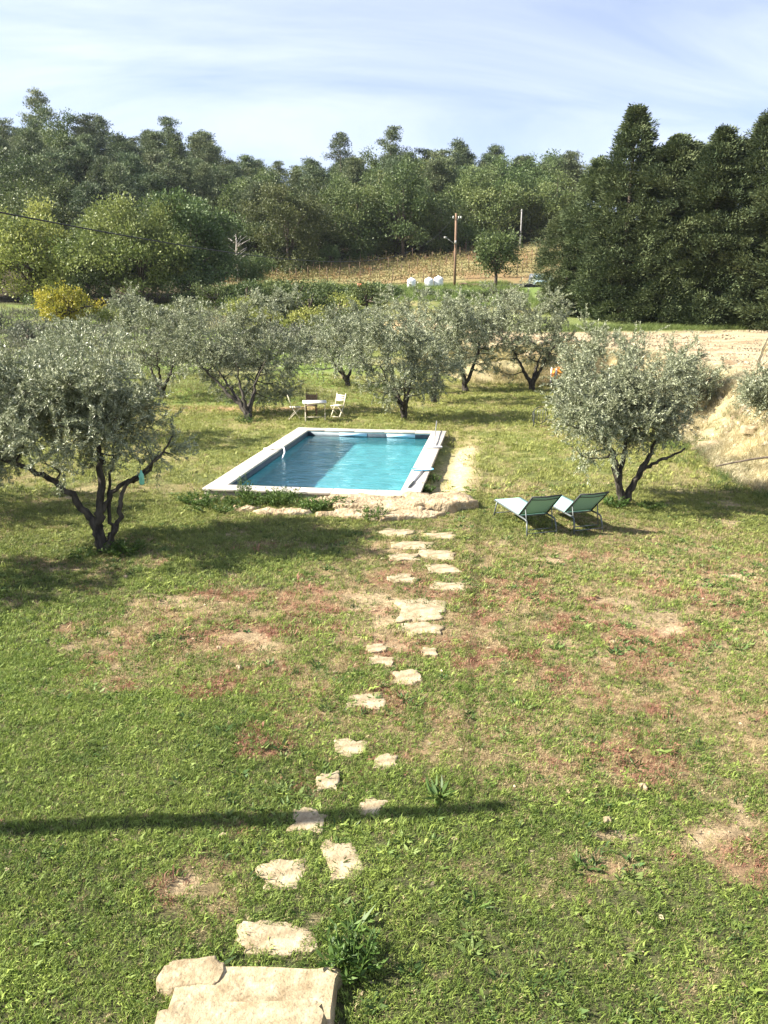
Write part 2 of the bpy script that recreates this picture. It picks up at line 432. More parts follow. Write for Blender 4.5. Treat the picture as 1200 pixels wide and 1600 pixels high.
def lawn_masks(x, y):
    x = np.asarray(x, float); y = np.asarray(y, float)
    n1 = fbm(x, y, 1.1, 31, 5); n2 = fbm(x, y, .45, 37, 4); n3 = fbm(x, y, 2.6, 41, 4)
    dry = blobs(x, y, DRY, 50) + (n3 - .5) * .5 * sstep(5.5, 8, y)
    dry = np.clip(sstep(.2, .62, dry + (n1 - .5) * .9), 0, 1)
    dry = np.maximum(dry, sstep(.52, .68, n1) * .75 * sstep(6.5, 10, y))
    dry = dry * (.5 + .5 * sstep(.36, .58, n2)) * (.7 + .3 * sstep(.35, .6, fbm(x, y, .2, 33, 3)))
    soil = blobs(x, y, SOIL, 60)
    soil = sstep(.34, .75, soil * .9 + (n2 - .5) * 1.3 + (fbm(x, y, .13, 77, 3) - .5) * .6)
    soil = np.maximum(soil, sstep(.66, .74, fbm(x, y, .7, 71, 4)) * sstep(7.5, 9, y) * .7)
    red = sstep(.3, .65, 1.15 * blobs(x, y, RED, 80) + (n2 - .5) * .9)
    red = .75 * np.maximum(red, dry * sstep(.47, .66, fbm(x, y, .6, 91, 4)) * sstep(14, 11.5, y) * .9)
    return dry, soil, red

def ground_colour(x, y):
    n1 = fbm(x, y, 2.2, 3, 5); n2 = fbm(x, y, 9, 13, 4); n3 = fbm(x, y, .6, 19, 4)
    def mixc(c, d, t): return c + (np.array(d)[None] - c) * np.clip(t, 0, 1)[:, None]
    c = np.tile(np.array((.085, .088, .04)), (len(x), 1)) * (.75 + .5 * n1)[:, None]
    dry, soil, red = lawn_masks(x, y)
    c = mixc(c, (.30, .215, .12), dry * .9)
    c = mixc(c, (.24, .12, .075), red * .75)
    c = mixc(c, (.44, .34, .205), soil * .85)
    c = mixc(c, (.20, .15, .085), soil * sstep(.48, .62, n3) * .6)
    # far lawn and meadow
    far = sstep(14, 22, y)
    c = mixc(c, (.17, .205, .05), far * .6)
    c = mixc(c, (.26, .22, .10), far * sstep(.5, .68, n1) * .8)
    # pool verge, pale beaten earth
    pu, pv = pool_uv(x, y)
    verge = np.exp(-((pu - POOL_W - .75 + .4 * (n3 - .5)) / .38) ** 2) * sstep(-.2, 1.2, pv) * sstep(POOL_L - .6, POOL_L - 2.5, pv)
    c = mixc(c, (.50, .40, .24), verge)
    # terraced field at the left
    lf = sstep(30, 33, y) * sstep(1, -3, x)
    c = mixc(c, (.15, .21, .05), lf * .9); c = mixc(c, (.25, .23, .13), lf * sstep(.5, .66, n1) * .8)
    c = mixc(c, (.35, .22, .12), sstep(.0, .5, n3) * np.exp(-((y - 31.2) / .5) ** 2) * sstep(0, -4, x))
    # right bank and ploughed field
    f = bank_f(x, y)
    c = mixc(c, (.34, .28, .16), sstep(-.6, .4, f) * sstep(46, 40, y) * .9)
    fld = sstep(2.2, 3.0, f + (n3 - .5)) * sstep(62, 57, y + n1 * 3 - .12 * (x - 15)) * sstep(3, 8, x)
    c = mixc(c, (.40, .33, .21), fld); c = mixc(c, (.26, .185, .105), fld * sstep(.45, .6, n3) * .9); c = mixc(c, (.5, .4, .26), fld * sstep(.52, .7, n1) * .6)
    c = mixc(c, (.15, .18, .06), sstep(57, 60, y - .12 * (x - 15)) * sstep(8, 12, x) * sstep(75, 68, y))
    # soil heap and sandy patches in the middle
    c = mixc(c, (.52, .38, .22), np.exp(-(((x - 2.2) / 3.2) ** 2 + ((y - 58) / 3) ** 2)) * 1.3)
    c = mixc(c, (.52, .38, .22), np.exp(-(((x + 12) / 2.2) ** 2 + ((y - 66) / 2.5) ** 2)) * 1.2)
    # track, green bank, vineyard slope
    c = mixc(c, (.13, .19, .05), sstep(76, 84, y) * .8)
    c = mixc(c, (.42, .37, .22), np.exp(-((y - 98 + (n1 - .5)) / .9) ** 2) * .6 * sstep(-4, 2, x))
    vy = sstep(101, 104, y)
    c = mixc(c, (.235, .205, .095), vy); c = mixc(c, (.22, .15, .075), vy * sstep(.48, .62, n1)); c = mixc(c, (.17, .19, .07), vy * sstep(.55, .7, n2) * .8)
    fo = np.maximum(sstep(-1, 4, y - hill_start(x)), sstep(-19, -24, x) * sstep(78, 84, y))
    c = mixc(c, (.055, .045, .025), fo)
    return np.clip(c, 0, 1)

def grow_axis(lo, hi, dense_lo, dense_hi, step, k=1.13):
    a = list(np.arange(dense_lo, dense_hi + step / 2, step))
    s = step; v = a[-1]
    while v < hi: s *= k; v += min(s, 12); a.append(v)
    s = step; v = a[0]; pre = []
    while v > lo: s *= k; v -= min(s, 12); pre.append(v)
    return np.array(pre[::-1] + a)
gx = grow_axis(-420, 420, -12, 13, .12); gy = grow_axis(-60, 620, 2.2, 42, .13, 1.07)
GX, GY = np.meshgrid(gx, gy)
fx, fy = GX.ravel(), GY.ravel()
GZ = T(fx, fy)
micro = (fbm(fx, fy, .35, 101, 3) - .5) * .05 * sstep(60, 30, fy)
dryg, soilg, redg = lawn_masks(fx, fy)
fcl = bank_f(fx, fy)
micro = micro + (fbm(fx, fy, .5, 103, 3) - .5) * .5 * sstep(.5, 2, fcl) * sstep(62, 55, fy)
GZ = GZ + micro - soilg * .015
nx, ny = len(gx), len(gy)
idx = np.arange(nx * ny).reshape(ny, nx)
F = np.stack([idx[:-1, :-1], idx[:-1, 1:], idx[1:, 1:], idx[1:, :-1]], -1).reshape(-1, 4)
cu, cv = pool_uv(fx[F].mean(1), fy[F].mean(1))
keep = ~((cu > .16) & (cu < POOL_W - .16) & (cv > .16) & (cv < POOL_L - .16))
g = MB(); g.add(np.stack([fx, fy, GZ], 1), F[keep])
m, t, o_ = new_mat('ground')
p = N(t, 'ShaderNodeBsdfPrincipled'); p.inputs['Roughness'].default_value = .95; p.inputs['Specular IOR Level'].default_value = .1
at = N(t, 'ShaderNodeAttribute', attribute_name='soil_colour')
geo = N(t, 'ShaderNodeNewGeometry')
nA = N(t, 'ShaderNodeTexNoise'); nA.inputs['Scale'].default_value = 9; nA.inputs['Detail'].default_value = 8; nA.inputs['Roughness'].default_value = .7
nB = N(t, 'ShaderNodeTexNoise'); nB.inputs['Scale'].default_value = 45; nB.inputs['Detail'].default_value = 4
for n_ in (nA, nB): t.links.new(geo.outputs['Position'], n_.inputs['Vector'])
mr = N(t, 'ShaderNodeMapRange'); mr.inputs[1].default_value = .3; mr.inputs[2].default_value = .7; mr.inputs[3].default_value = .6; mr.inputs[4].default_value = 1.4
t.links.new(nA.outputs['Fac'], mr.inputs[0])
mr2 = N(t, 'ShaderNodeMapRange'); mr2.inputs[1].default_value = .3; mr2.inputs[2].default_value = .7; mr2.inputs[3].default_value = .7; mr2.inputs[4].default_value = 1.3
t.links.new(nB.outputs['Fac'], mr2.inputs[0])
mu = N(t, 'ShaderNodeMath', operation='MULTIPLY'); t.links.new(mr.outputs[0], mu.inputs[0]); t.links.new(mr2.outputs[0], mu.inputs[1])
vm = N(t, 'ShaderNodeVectorMath', operation='SCALE'); t.links.new(at.outputs['Color'], vm.inputs[0]); t.links.new(mu.outputs[0], vm.inputs['Scale'])
t.links.new(vm.outputs[0], p.inputs['Base Color'])
bp = N(t, 'ShaderNodeBump'); bp.inputs['Strength'].default_value = .9; bp.inputs['Distance'].default_value = .05
nC = N(t, 'ShaderNodeTexNoise'); nC.inputs['Scale'].default_value = 22; nC.inputs['Detail'].default_value = 8; nC.inputs['Roughness'].default_value = .75
t.links.new(geo.outputs['Position'], nC.inputs['Vector']); t.links.new(nC.outputs['Fac'], bp.inputs['Height']); t.links.new(bp.outputs[0], p.inputs['Normal'])
t.links.new(p.outputs[0], o_.inputs[0])
ground = g.build('ground', m, smooth=True)
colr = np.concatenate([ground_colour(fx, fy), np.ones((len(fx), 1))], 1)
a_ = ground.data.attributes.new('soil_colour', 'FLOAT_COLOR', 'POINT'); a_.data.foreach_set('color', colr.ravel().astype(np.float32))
tag(ground, 'lawn and rising ground with dry patches, field and wooded hill', kind='structure')

# ------------------------------------------------------------------ scatter (grass and the like)
def tuft(name, mat, blades, h, w, spread, lean, seed, broad=False):
    rng = np.random.default_rng(seed); b = MB()
    for k in range(blades):
        a = rng.random() * 6.283; r = spread * math.sqrt(rng.random())
        p0 = np.array((r * math.cos(a), r * math.sin(a), -.005))
        hh = h * (.55 + .6 * rng.random()); d = rng.random() * 6.283; ln = lean * (.3 + rng.random())
        dx = np.array((math.cos(d), math.sin(d), 0)); sd_ = np.array((-math.sin(d + .6), math.cos(d + .6), 0)) * w * (.7 + .6 * rng.random()) / 2
        p1 = p0 + dx * hh * ln * .35 + np.array((0, 0, hh * .6)); p2 = p0 + dx * hh * ln + np.array((0, 0, hh * (.95 - .3 * min(ln, 1))))
        wm_ = 1.3 if broad else .8
        b.add([p0 - sd_ * .6, p0 + sd_ * .6, p1 + sd_ * wm_, p1 - sd_ * wm_, p2], np.zeros((0, 4), int)); q = b.n - 5
        b.f.append(np.array([(q, q+1, q+2, q+3)])); b.f.append(np.array([(q+3, q+2, q+4)]))
    return bpy.data.objects.new(name, b.mesh(name, mat))

def inst_mat(name, rough=.6, transl=.3, spec=.25):
    m, t, o = new_mat(name)
    at = N(t, 'ShaderNodeAttribute', attribute_name='shade', attribute_type='INSTANCER')
    p = N(t, 'ShaderNodeBsdfPrincipled'); p.inputs['Roughness'].default_value = rough; p.inputs['Specular IOR Level'].default_value = spec
    tr = N(t, 'ShaderNodeBsdfTranslucent'); ms = N(t, 'ShaderNodeMixShader'); ms.inputs[0].default_value = transl
    t.links.new(at.outputs['Color'], p.inputs['Base Color']); t.links.new(at.outputs['Color'], tr.inputs['Color'])
    t.links.new(p.outputs[0], ms.inputs[1]); t.links.new(tr.outputs[0], ms.inputs[2]); t.links.new(ms.outputs[0], o.inputs[0])
    return m
M['grass'] = inst_mat('grass')

def scatter(name, P, rot, scale, shade, sources, label, pick=None, tilt=None, seed=0):
    rng = np.random.default_rng(seed)
    n = len(P)
    me = bpy.data.meshes.new(name); me.vertices.add(n); me.vertices.foreach_set('co', P.ravel().astype(np.float32))
    rv = np.zeros((n, 3)); rv[:, 2] = rot
    if tilt is not None: rv[:, :2] = tilt
    for nm, ty, key, val in (('turn', 'FLOAT_VECTOR', 'vector', rv), ('size', 'FLOAT', 'value', scale), ('shade', 'FLOAT_COLOR', 'color', np.concatenate([shade, np.ones((n, 1))], 1)),
                             ('pick', 'INT', 'value', rng.integers(0, len(sources), n) if pick is None else pick)):
        a = me.attributes.new(nm, ty, 'POINT')
        a.data.foreach_set(key, np.asarray(val).ravel().astype(np.int32 if ty == 'INT' else np.float32))
    o = bpy.data.objects.new(name, me); COL.objects.link(o)
    c = bpy.data.collections.new(name + '_blades')
    for i, s in enumerate(sources):
        if s.name not in c.objects: c.objects.link(s)
    ng = bpy.data.node_groups.new(name, 'GeometryNodeTree')
    ng.interface.new_socket('Geometry', in_out='INPUT', socket_type='NodeSocketGeometry')
    ng.interface.new_socket('Geometry', in_out='OUTPUT', socket_type='NodeSocketGeometry')
    gi = N(ng, 'NodeGroupInput'); go = N(ng, 'NodeGroupOutput')
    ci = N(ng, 'GeometryNodeCollectionInfo'); ci.inputs['Collection'].default_value = c; ci.inputs['Separate Children'].default_value = True; ci.inputs['Reset Children'].default_value = True
    ip = N(ng, 'GeometryNodeInstanceOnPoints'); ip.inputs['Pick Instance'].default_value = True
    def named(nm, ty):
        q = N(ng, 'GeometryNodeInputNamedAttribute', data_type=ty); q.inputs['Name'].default_value = nm; return q.outputs['Attribute']
    ng.links.new(gi.outputs[0], ip.inputs['Points']); ng.links.new(ci.outputs[0], ip.inputs['Instance'])
    er = N(ng, 'FunctionNodeEulerToRotation'); ng.links.new(named('turn', 'FLOAT_VECTOR'), er.inputs[0]); ng.links.new(er.outputs[0], ip.inputs['Rotation'])
    ng.links.new(named('pick', 'INT'), ip.inputs['Instance Index']); ng.links.new(named('size', 'FLOAT'), ip.inputs['Scale'])
    ng.links.new(ip.outputs[0], go.inputs[0])
    md = o.modifiers.new('blades', 'NODES'); md.node_group = ng
    tag(o, label, kind='stuff')
    return o

def in_view(x, y, margin=1.0):
    return np.abs(x) < .4992 * (y * .9636 + CAM_H * .267) + margin

def ground_z(x, y):
    return T(x, y) + (fbm(x, y, .35, 101, 3) - .5) * .05 * sstep(60, 30, y)

STONES = []      # filled before the grass is sown: (x, y, rx, ry)
# ------------------------------------------------------------------ stones
def slab(name, loc, rx, ry, h, seed, mat, rot=0, crease=38, jag=.22, sub=14, below=.12, dome=.02, parent=None, bumpy=.012, sq=.6):
    """an irregular flat stone: outline with corners, a worn uneven top and broken sides"""
    rng = np.random.default_rng(seed)
    n = 40; a = np.arange(n) * 2 * np.pi / n
    e = 2 / (2 + 2 * sq)
    cx = np.sign(np.cos(a)) * np.abs(np.cos(a)) ** e; cy = np.sign(np.sin(a)) * np.abs(np.sin(a)) ** e
    k = np.ones(n)
    for q in range(5): k += jag * (rng.random() - .5) * np.cos(a * (q + 2) + rng.random() * 6.28)
    k += (jag * .35 + .06) * (rng.random(n) - .5)
    ox = cx * rx * k; oy = cy * ry * k
    c, s = math.cos(rot), math.sin(rot)
    ox, oy = ox * c - oy * s, ox * s + oy * c
    rings = [(1.03, -below), (1.02, h * .15), (1.005, h * .78), (.982, h), (.88, h + dome * .3), (.7, h + dome * .6), (.5, h + dome * .85), (.27, h + dome)]
    V = []
    for i, (r, z) in enumerate(rings):
        xs, ys = ox * r, oy * r
        zz_ = z + (fbm(xs + loc[0], ys + loc[1], .16, seed, 3) - .5) * bumpy * 2 * (i >= 2)
        if 1 <= i <= 3: xs = xs * (1 + .03 * (rng.random(n) - .5)); ys = ys * (1 + .03 * (rng.random(n) - .5))
        V.append(np.stack([xs, ys, zz_ * np.ones(n)], 1))
    V.append(np.array([[0, 0, h + dome]])); V = np.concatenate(V)
    b = MB(); F = []
    for i in range(len(rings) - 1):
        for q in range(n): F.append((i*n+q, i*n+(q+1) % n, (i+1)*n+(q+1) % n, (i+1)*n+q))
    b.add(V, F); top = len(V) - 1; l = (len(rings) - 1) * n
    b.f.append(np.array([(l+q, l+(q+1) % n, top) for q in range(n)]))
    o = b.build(name, mat, parent, smooth=True)
    try: o.data.set_sharp_from_angle(angle=R(crease))
    except Exception: pass
    o.location = loc
    return o

stones = [
 (.24, 14.02, .31, .27, 'pale stepping stone nearest the pool, at the left under the rock ledge'),
 (1.06, 13.77, .32, .18, 'thin pale stepping stone at the right, below the rounded boulder by the pool'),
 (.52, 13.19, .36, .22, 'long orange tinted stepping stone, in the second row from the pool'),
 (.93, 12.65, .33, .25, 'broad pale stepping stone on the right of the path, third from the pool'),
 (.33, 12.48, .26, .18, 'small low stepping stone half sunk in grass left of the broad pale one'),
 (.95, 11.93, .26, .22, 'yellowish stepping stone on the right side above a white one'),
 (.29, 11.45, .24, .18, 'pale stepping stone on the left side, just above the largest middle stone'),
 (1.01, 11.14, .27, .19, 'very white ragged stepping stone right of the path next to reddish grass'),
 (.51, 10.23, .35, .36, 'largest flat stepping stone in the middle of the dry lawn'),
 (.49, 9.58, .27, .21, 'flat stepping stone touching the lower edge of the largest middle stone'),
 (-.10, 8.97, .13, .11, 'small half buried stone to the left, higher of two in the dry grass'),
 (-.03, 8.61, .15, .12, 'small half buried stone to the left, lower of two in the dry grass'),
 (.57, 8.88, .10, .12, 'tiny angular stone on the right of the path in dry grass'),
 (.26, 8.20, .17, .17, 'pale angular stepping stone with a pointed left corner in dry grass'),
 (-.19, 7.66, .19, .18, 'orange brown tilted stepping stone at the edge of the dry grass'),
 (-.35, 6.77, .15, .16, 'uppermost stepping stone in the green lawn, ragged and cream coloured'),
 (.01, 6.51, .12, .11, 'small cream stone right of the uppermost stone in the green lawn'),
 (-.52, 6.22, .10, .13, 'small dull stone on the left, partly overgrown by green lawn'),
 (-.11, 5.83, .12, .12, 'small pale stone just above the long thin shadow on the lawn'),
 (-.65, 5.64, .15, .15, 'cream stepping stone crossed by the long thin shadow'),
 (-.34, 5.15, .13, .24, 'tall narrow stepping stone on the right below the long thin shadow'),
 (-.78, 4.99, .18, .18, 'squarish stepping stone on the left below the long thin shadow'),
 (-.76, 4.37, .27, .14, 'wide half round stepping stone closest to the stone steps'),
]
for i, (x, y, rx, ry, lab) in enumerate(stones):
    o = slab('stepping_stone', (x, y, Tz(x, y) + .0), rx * .97, ry * .97, .022 if y > 8 else .016, 200 + i, M['stone'], rot=(i * .37) % .5 - .25, jag=.3, dome=.006, bumpy=.007, sq=.35 + .45 * ((i * 7) % 3))
    tag(o, lab, 'stepping stone', 'stepping stones across the lawn'); STONES.append((x, y, rx, ry))
# steps at the bottom of the picture
def step_block(name, cx, cy, rx, ry, z0, z1, seed, label, rot=0):
    o = slab(name, (cx, cy, z0), rx, ry, z1 - z0, seed, M['stone'], rot=rot, jag=.07, below=.2, dome=.0, bumpy=.016, sq=4.5)
    tag(o, label, 'stone step', 'stone steps down from the house'); STONES.append((cx, cy, rx, ry)); return o
step_block('stone_step', -.80, 3.72, .50, .33, 0, .10, 301, 'lower pale stone step lying in the grass, with rounded left end')
step_block('stone_step', -.83, 3.30, .47, .34, 0, .28, 302, 'upper thick stone step at the bottom edge with a dark broken end')
o = slab('stone_block', (-1.24, 4.0, 0), .19, .11, .108, 303, M['stone'], jag=.16, dome=.012, bumpy=.02, sq=1.2, crease=70); tag(o, 'rounded stone lump at the far left corner of the lower step', 'stone')
# ledge of rocks in front of the pool
for x, y, rx, ry, h, sd_, rot, lab in [
  (1.22, 16.0, .62, .5, .21, 311, .1, 'rounded tan boulder at the near right corner of the pool'),
  (.0, 16.1, 1.2, .56, .12, 312, -.12, 'long flat tan rock slab along the near edge of the pool'),
  (-1.15, 16.35, .55, .28, .08, 314, .05, 'tan rock slab under the middle of the near pool edge'),
  (.45, 15.15, .72, .26, .09, 313, .25, 'narrow cracked rock slab below the boulder, with a shaded lip'),
  (-.55, 15.25, .62, .24, .10, 315, -.2, 'flat rock between two weed clumps in front of the pool'),
  (-2.05, 15.45, .5, .2, .07, 316, .1, 'pale flat stone among weeds left of the rock ledge'),
  (-2.95, 15.75, .24, .14, .06, 317, 0, 'small brown stone in the weeds near the left pool corner'),
  (-3.85, 16.5, .3, .16, .05, 318, .3, 'sandy flat stone beside the left near pool corner')]:
    o = slab('rock', (x, y, Tz(x, y) - .02), rx, ry, h, sd_, M['rock'], rot=rot, jag=.28, dome=.05, bumpy=.07, sq=.7, crease=75)
    tag(o, lab, 'rock', 'rocks along the pool front'); STONES.append((x, y, rx * .9, ry * .9))
# little loose stones in the dry grass
rng = np.random.default_rng(9)
for x, y, lab in [(2.35, 6.05, 'small white pebble at the edge of the sandy patch on the right'), (-2.1, 9.0, 'small grey white pebble in dry grass on the left'), (2.95, 9.1, 'dark little stone among reddish dry grass'),
                  (1.9, 5.6, 'small pale pebble lying on the bare sandy patch'), (-1.75, 8.45, 'tiny pale stone left of the reddish grass patch'), (-4.1, 11.5, 'small bluish stone near the shade at the left')]:
    o = slab('pebble', (x, y, Tz(x, y) + .01), .032, .025, .02, int(rng.integers(1e6)), M['stone'], jag=.5, below=.02); tag(o, lab, 'stone', 'loose little stones on the lawn')

# ------------------------------------------------------------------ pool
TOP = .15
pool = thing('swimming_pool', (POOL_O[0], POOL_O[1], 0), 'rectangular teal swimming pool with wide pale stone coping', 'swimming pool', rz=-POOL_A)
iw, il = POOL_W - 2 * COPE_W, POOL_L - 2 * COPE_W; c0 = COPE_W
rng = np.random.default_rng(4)
def cope(x0, y0, x1, y1):
    b = MB(); b.box((x0 + .003, y0 + .003, TOP - .055), (x1 - .003, y1 - .003, TOP + rng.normal() * .0012))
    o = b.build('coping_stone', M['coping'], pool); bevel(o, .008)
def run(n, f):
    for k in range(n): f(k / n, (k + 1) / n)
run(9, lambda a, b: cope(0, c0 + il * a, c0 + .025, c0 + il * b))
run(9, lambda a, b: cope(POOL_W - c0 - .025, c0 + il * a, POOL_W, c0 + il * b))
run(5, lambda a, b: cope(POOL_W * a, 0, POOL_W * b, c0 + .0))
run(5, lambda a, b: cope(POOL_W * a, POOL_L - c0, POOL_W * b, POOL_L))
b = MB()                                             # concrete ring beam under the coping
for lo, hi in (((.04, .04), (c0 - .03, POOL_L - .04)), ((POOL_W - c0 + .03, .04), (POOL_W - .04, POOL_L - .04)), ((c0 - .03, .04), (POOL_W - c0 + .03, c0 - .03)), ((c0 - .03, POOL_L - c0 + .03), (POOL_W - c0 + .03, POOL_L - .04))):
    b.box((lo[0], lo[1], -.45), (hi[0], hi[1], TOP - .058))
b.build('ring_beam', M['concrete'], pool)
DEPTH = 1.25; x0, x1, y0, y1, zb, zt = c0, c0 + iw, c0, c0 + il, -DEPTH, TOP - .056
b = MB()
def wallgrid(p, du, dv, n1, n2):
    p, du, dv = map(lambda q: np.array(q, float), (p, du, dv)); V = []
    for j in range(n2 + 1):
        for i in range(n1 + 1): V.append(p + du * i / n1 + dv * j / n2)
    b.add(V, [(j*(n1+1)+i, j*(n1+1)+i+1, (j+1)*(n1+1)+i+1, (j+1)*(n1+1)+i) for j in range(n2) for i in range(n1)])
wallgrid((x0, y0, zb), (iw, 0, 0), (0, il, 0), 8, 12)
wallgrid((x0, y1, zb), (iw, 0, 0), (0, 0, zt - zb), 8, 3)
wallgrid((x1, y0, zb), (-iw, 0, 0), (0, 0, zt - zb), 8, 3)
wallgrid((x0, y0, zb), (0, il, 0), (0, 0, zt - zb), 12, 3)
wallgrid((x1, y1, zb), (0, -il, 0), (0, 0, zt - zb), 12, 3)
basin = b.build('basin', M['liner'], pool); basin.cycles.is_caustics_receiver = True
b = MB(); wallgrid((x0 - .004, y0 - .004, -.03), (iw + .008, 0, 0), (0, il + .008, 0), 84, 156)
for V in b.v: V[:, 2] += (fbm(V[:, 0], V[:, 1], .55, 401, 2) - .5) * .016
water = b.build('water', M['water'], pool, smooth=True); water.cycles.is_caustics_caster = True
sun.data.cycles.is_caustics_light = True
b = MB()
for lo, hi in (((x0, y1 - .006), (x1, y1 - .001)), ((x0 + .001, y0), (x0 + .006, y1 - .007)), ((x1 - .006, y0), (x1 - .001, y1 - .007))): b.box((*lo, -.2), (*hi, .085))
b.build('painted_shade_band', M['waterline_shade'], pool)  # dark strip: shade under the coping, put into the wall colour
for k in (1.05, 2.62):                               # pale blue strips along the far wall above the waterline
    b = MB(); b.box((x0 + k, y1 - .012, -.025), (x0 + k + .92, y1 + .01, .075)); b.build('pale_wall_strip', M['pale_blue'], pool)

def on_pool(u, v, z): 
    q = POOL_O + PU * u + PV * v
    return (q[0], q[1], z)
# skimmer net on the right coping
net = thing('skimmer_net', (.97, 18.86, TOP), 'blue leaf skimmer net with grey handle lying on the right coping', 'pool net')
a = np.arange(25) * 2 * np.pi / 24
b = MB(); b.tube(np.stack([.27 * np.cos(a), .13 * np.sin(a), .035 + 0 * a], 1), .014, 6); b.build('rim', M['net_blue'], net)
b = MB(); rr = np.linspace(0, 1, 5); V = [(.26 * r * math.cos(t_), .125 * r * math.sin(t_), .005 + .028 * r ** 2) for r in rr[1:] for t_ in a[:-1]]
b.add(V + [(0, 0, .005)], [(i*24+k, i*24+(k+1) % 24, (i+1)*24+(k+1) % 24, (i+1)*24+k) for i in range(3) for k in range(24)]); b.f.append(np.array([(k, (k+1) % 24, 96) for k in range(24)])[:, ::-1])
b.build('mesh_bag', M['pale_blue'], net)
b = MB(); b.tube([(0, -.1, .03), (-.1, -.5, .028), (-.40, -1.82, .02)], [.02, .018, .018], 8); b.build('handle', M['alu'], net)
b = MB(); b.tube([(-.285, -1.35, .026), (-.41, -1.86, .022)], .024, 8); b.build('grip', M['frame'], net)
# brush with pole
br = thing('pool_brush', (1.42, 21.85, TOP), 'white pool brush with long pole lying along the right coping', 'pool brush')
b = MB(); b.box((-.26, -.035, .015), (.26, .04, .06)); bevel(b.build('brush_head', M['white_paint'], br), .012)
b = MB(); b.box((-.25, -.05, 0.001), (.25, -.03, .04)); b.build('bristles', M['alu'], br)
b = MB(); b.tube([(.02, .04, .05), (.1, 1.0, .08), (.36, 4.0, .17)], .018, 8); b.build('pole', M['alu'], br)
# white hose curling over the left coping
ho = thing('pool_hose', on_pool(.27, 4.75, TOP + .002), 'white hose end curling from the left coping into the water', 'hose', rz=-POOL_A)
b = MB(); b.tube([(-.12, -.02, .02), (.06, .0, .03), (.22, .04, .07), (.34, -.02, .06), (.40, -.16, -.04), (.38, -.34, -.17), (.34, -.42, -.24)], .022, 8); b.build('tube', M['white_plastic'], ho, smooth=True)
b = MB(); b.box((-.26, -.05, 0.001), (-.02, .04, .035)); bevel(b.build('bracket', M['white_plastic'], ho), .008)

# ------------------------------------------------------------------ sun loungers
def lounger(loc, rz, label):
    t = thing('sun_lounger', loc, label, 'sun lounger', rz, 'sun loungers on the lawn')
    W = .29
    b = MB()
    for s in (-1, 1):
        b.tube([(s*W, -.02, .345), (s*W, .5, .335), (s*W, 1.15, .32), (s*W, 1.38, .315), (s*W, 1.44, .285)], .017, 8)
    b.tube([(-W, -.02, .345), (0, -.03, .345), (W, -.02, .345)], .016, 8)
    b.tube([(-W, 1.12, .315), (W, 1.12, .315)], .012, 6)
    b.build('frame', M['frame'], t, smooth=True)
    for s in (-1, 1):
        b = MB(); b.tube([(s*W, 1.43, .295), (s*(W+.01), 1.47, .16), (s*(W+.02), 1.50, .0)], .015, 8); b.build('leg', M['frame'], t, smooth=True)
        b = MB(); b.tube([(s*W, .10, .34), (s*(W+.01), .05, .16), (s*(W+.02), .0, .0)], .015, 8); b.build('leg', M['frame'], t, smooth=True)
    for y_, z_ in ((1.485, .075), (.03, .09)):
        b = MB(); b.tube([(-W-.013, y_, z_), (W+.013, y_, z_)], .011, 6); b.build('stretcher', M['frame'], t, smooth=True)
    def sheet(rows, mat, name, th=.006):
        b = MB(); n = 9; V = []; m_ = len(rows)
        for k, (y, z, sag) in enumerate(rows):
            for i in range(n):
                u = -1 + 2 * i / (n - 1); V.append((u * (W - .012), y, z - sag * (1 - u * u)))
        V = np.array(V); V2 = V.copy(); V2[:, 2] -= th
        F = [(j*n+i, j*n+i+1, (j+1)*n+i+1, (j+1)*n+i) for j in range(m_-1) for i in range(n-1)]
        q = m_ * n
        F += [(q+j*n+i, q+(j+1)*n+i, q+(j+1)*n+i+1, q+j*n+i+1) for j in range(m_-1) for i in range(n-1)]
        for i in range(n-1): F += [(i, q+i, q+i+1, i+1), ((m_-1)*n+i, (m_-1)*n+i+1, q+(m_-1)*n+i+1, q+(m_-1)*n+i)]
        for j in range(m_-1): F += [(j*n, (j+1)*n, q+(j+1)*n, q+j*n), (j*n+n-1, q+j*n+n-1, q+(j+1)*n+n-1, (j+1)*n+n-1)]
        b.add(np.concatenate([V, V2]), F); return b.build(name, mat, t, smooth=True)
    sheet([(-.02, .362, 0), (.1, .36, .012), (.3, .355, .02), (.6, .35, .022), (.9, .342, .018), (1.06, .338, .008), (1.12, .335, 0)], M['mint'], 'seat')
    by0, bz0, by1, bz1 = 1.10, .335, 1.60, .80
    fr = lambda k: (by0 + (by1 - by0) * k, bz0 + (bz1 - bz0) * k)
    sheet([(*fr(k), .012 * math.sin(k * 3.14) + 0.002) for k in (0.02, .15, .3, .45, .6, .75, .9, .985)], M['mint'], 'backrest')
    b = MB()
    for s in (-1, 1): b.tube([(s*W, *fr(-.01)), (s*W, *fr(1.02))], .017, 8)
    b.tube([(-W, *fr(1.01)), (0, fr(1.0)[0] - .02, fr(1.0)[1] - .015), (W, *fr(1.01))], .016, 8); b.build('back_frame', M['dark_trim'], t, smooth=True)
    y_, z_ = fr(.90)
    b = MB(); b.tube([(-W + .01, y_ + .012, z_ - .012), (0, y_ + .03, z_ - .028), (W - .01, y_ + .012, z_ - .012)], .008, 6); b.build('head_strap', M['dark_trim'], t)
    y_, z_ = fr(.42)
    b = MB()
    for s in (-1, 1): b.tube([(s*(W-.02), y_, z_ - .01), (s*(W-.03), 1.40, .12)], .011, 6)
    b.tube([(-W + .03, 1.40, .12), (W - .03, 1.40, .12)], .011, 6); b.build('back_support', M['frame'], t, smooth=True)
    return t
rzL = R(196.3)
lounger((2.53, 15.17, Tz(2.6, 14.5) + .01), rzL, 'mint green sun lounger on the left, nearer the stepping stones')
lounger((3.42, 15.36, Tz(3.5, 14.7) + .01), R(197.5), 'mint green sun lounger on the right, nearer the olive tree')

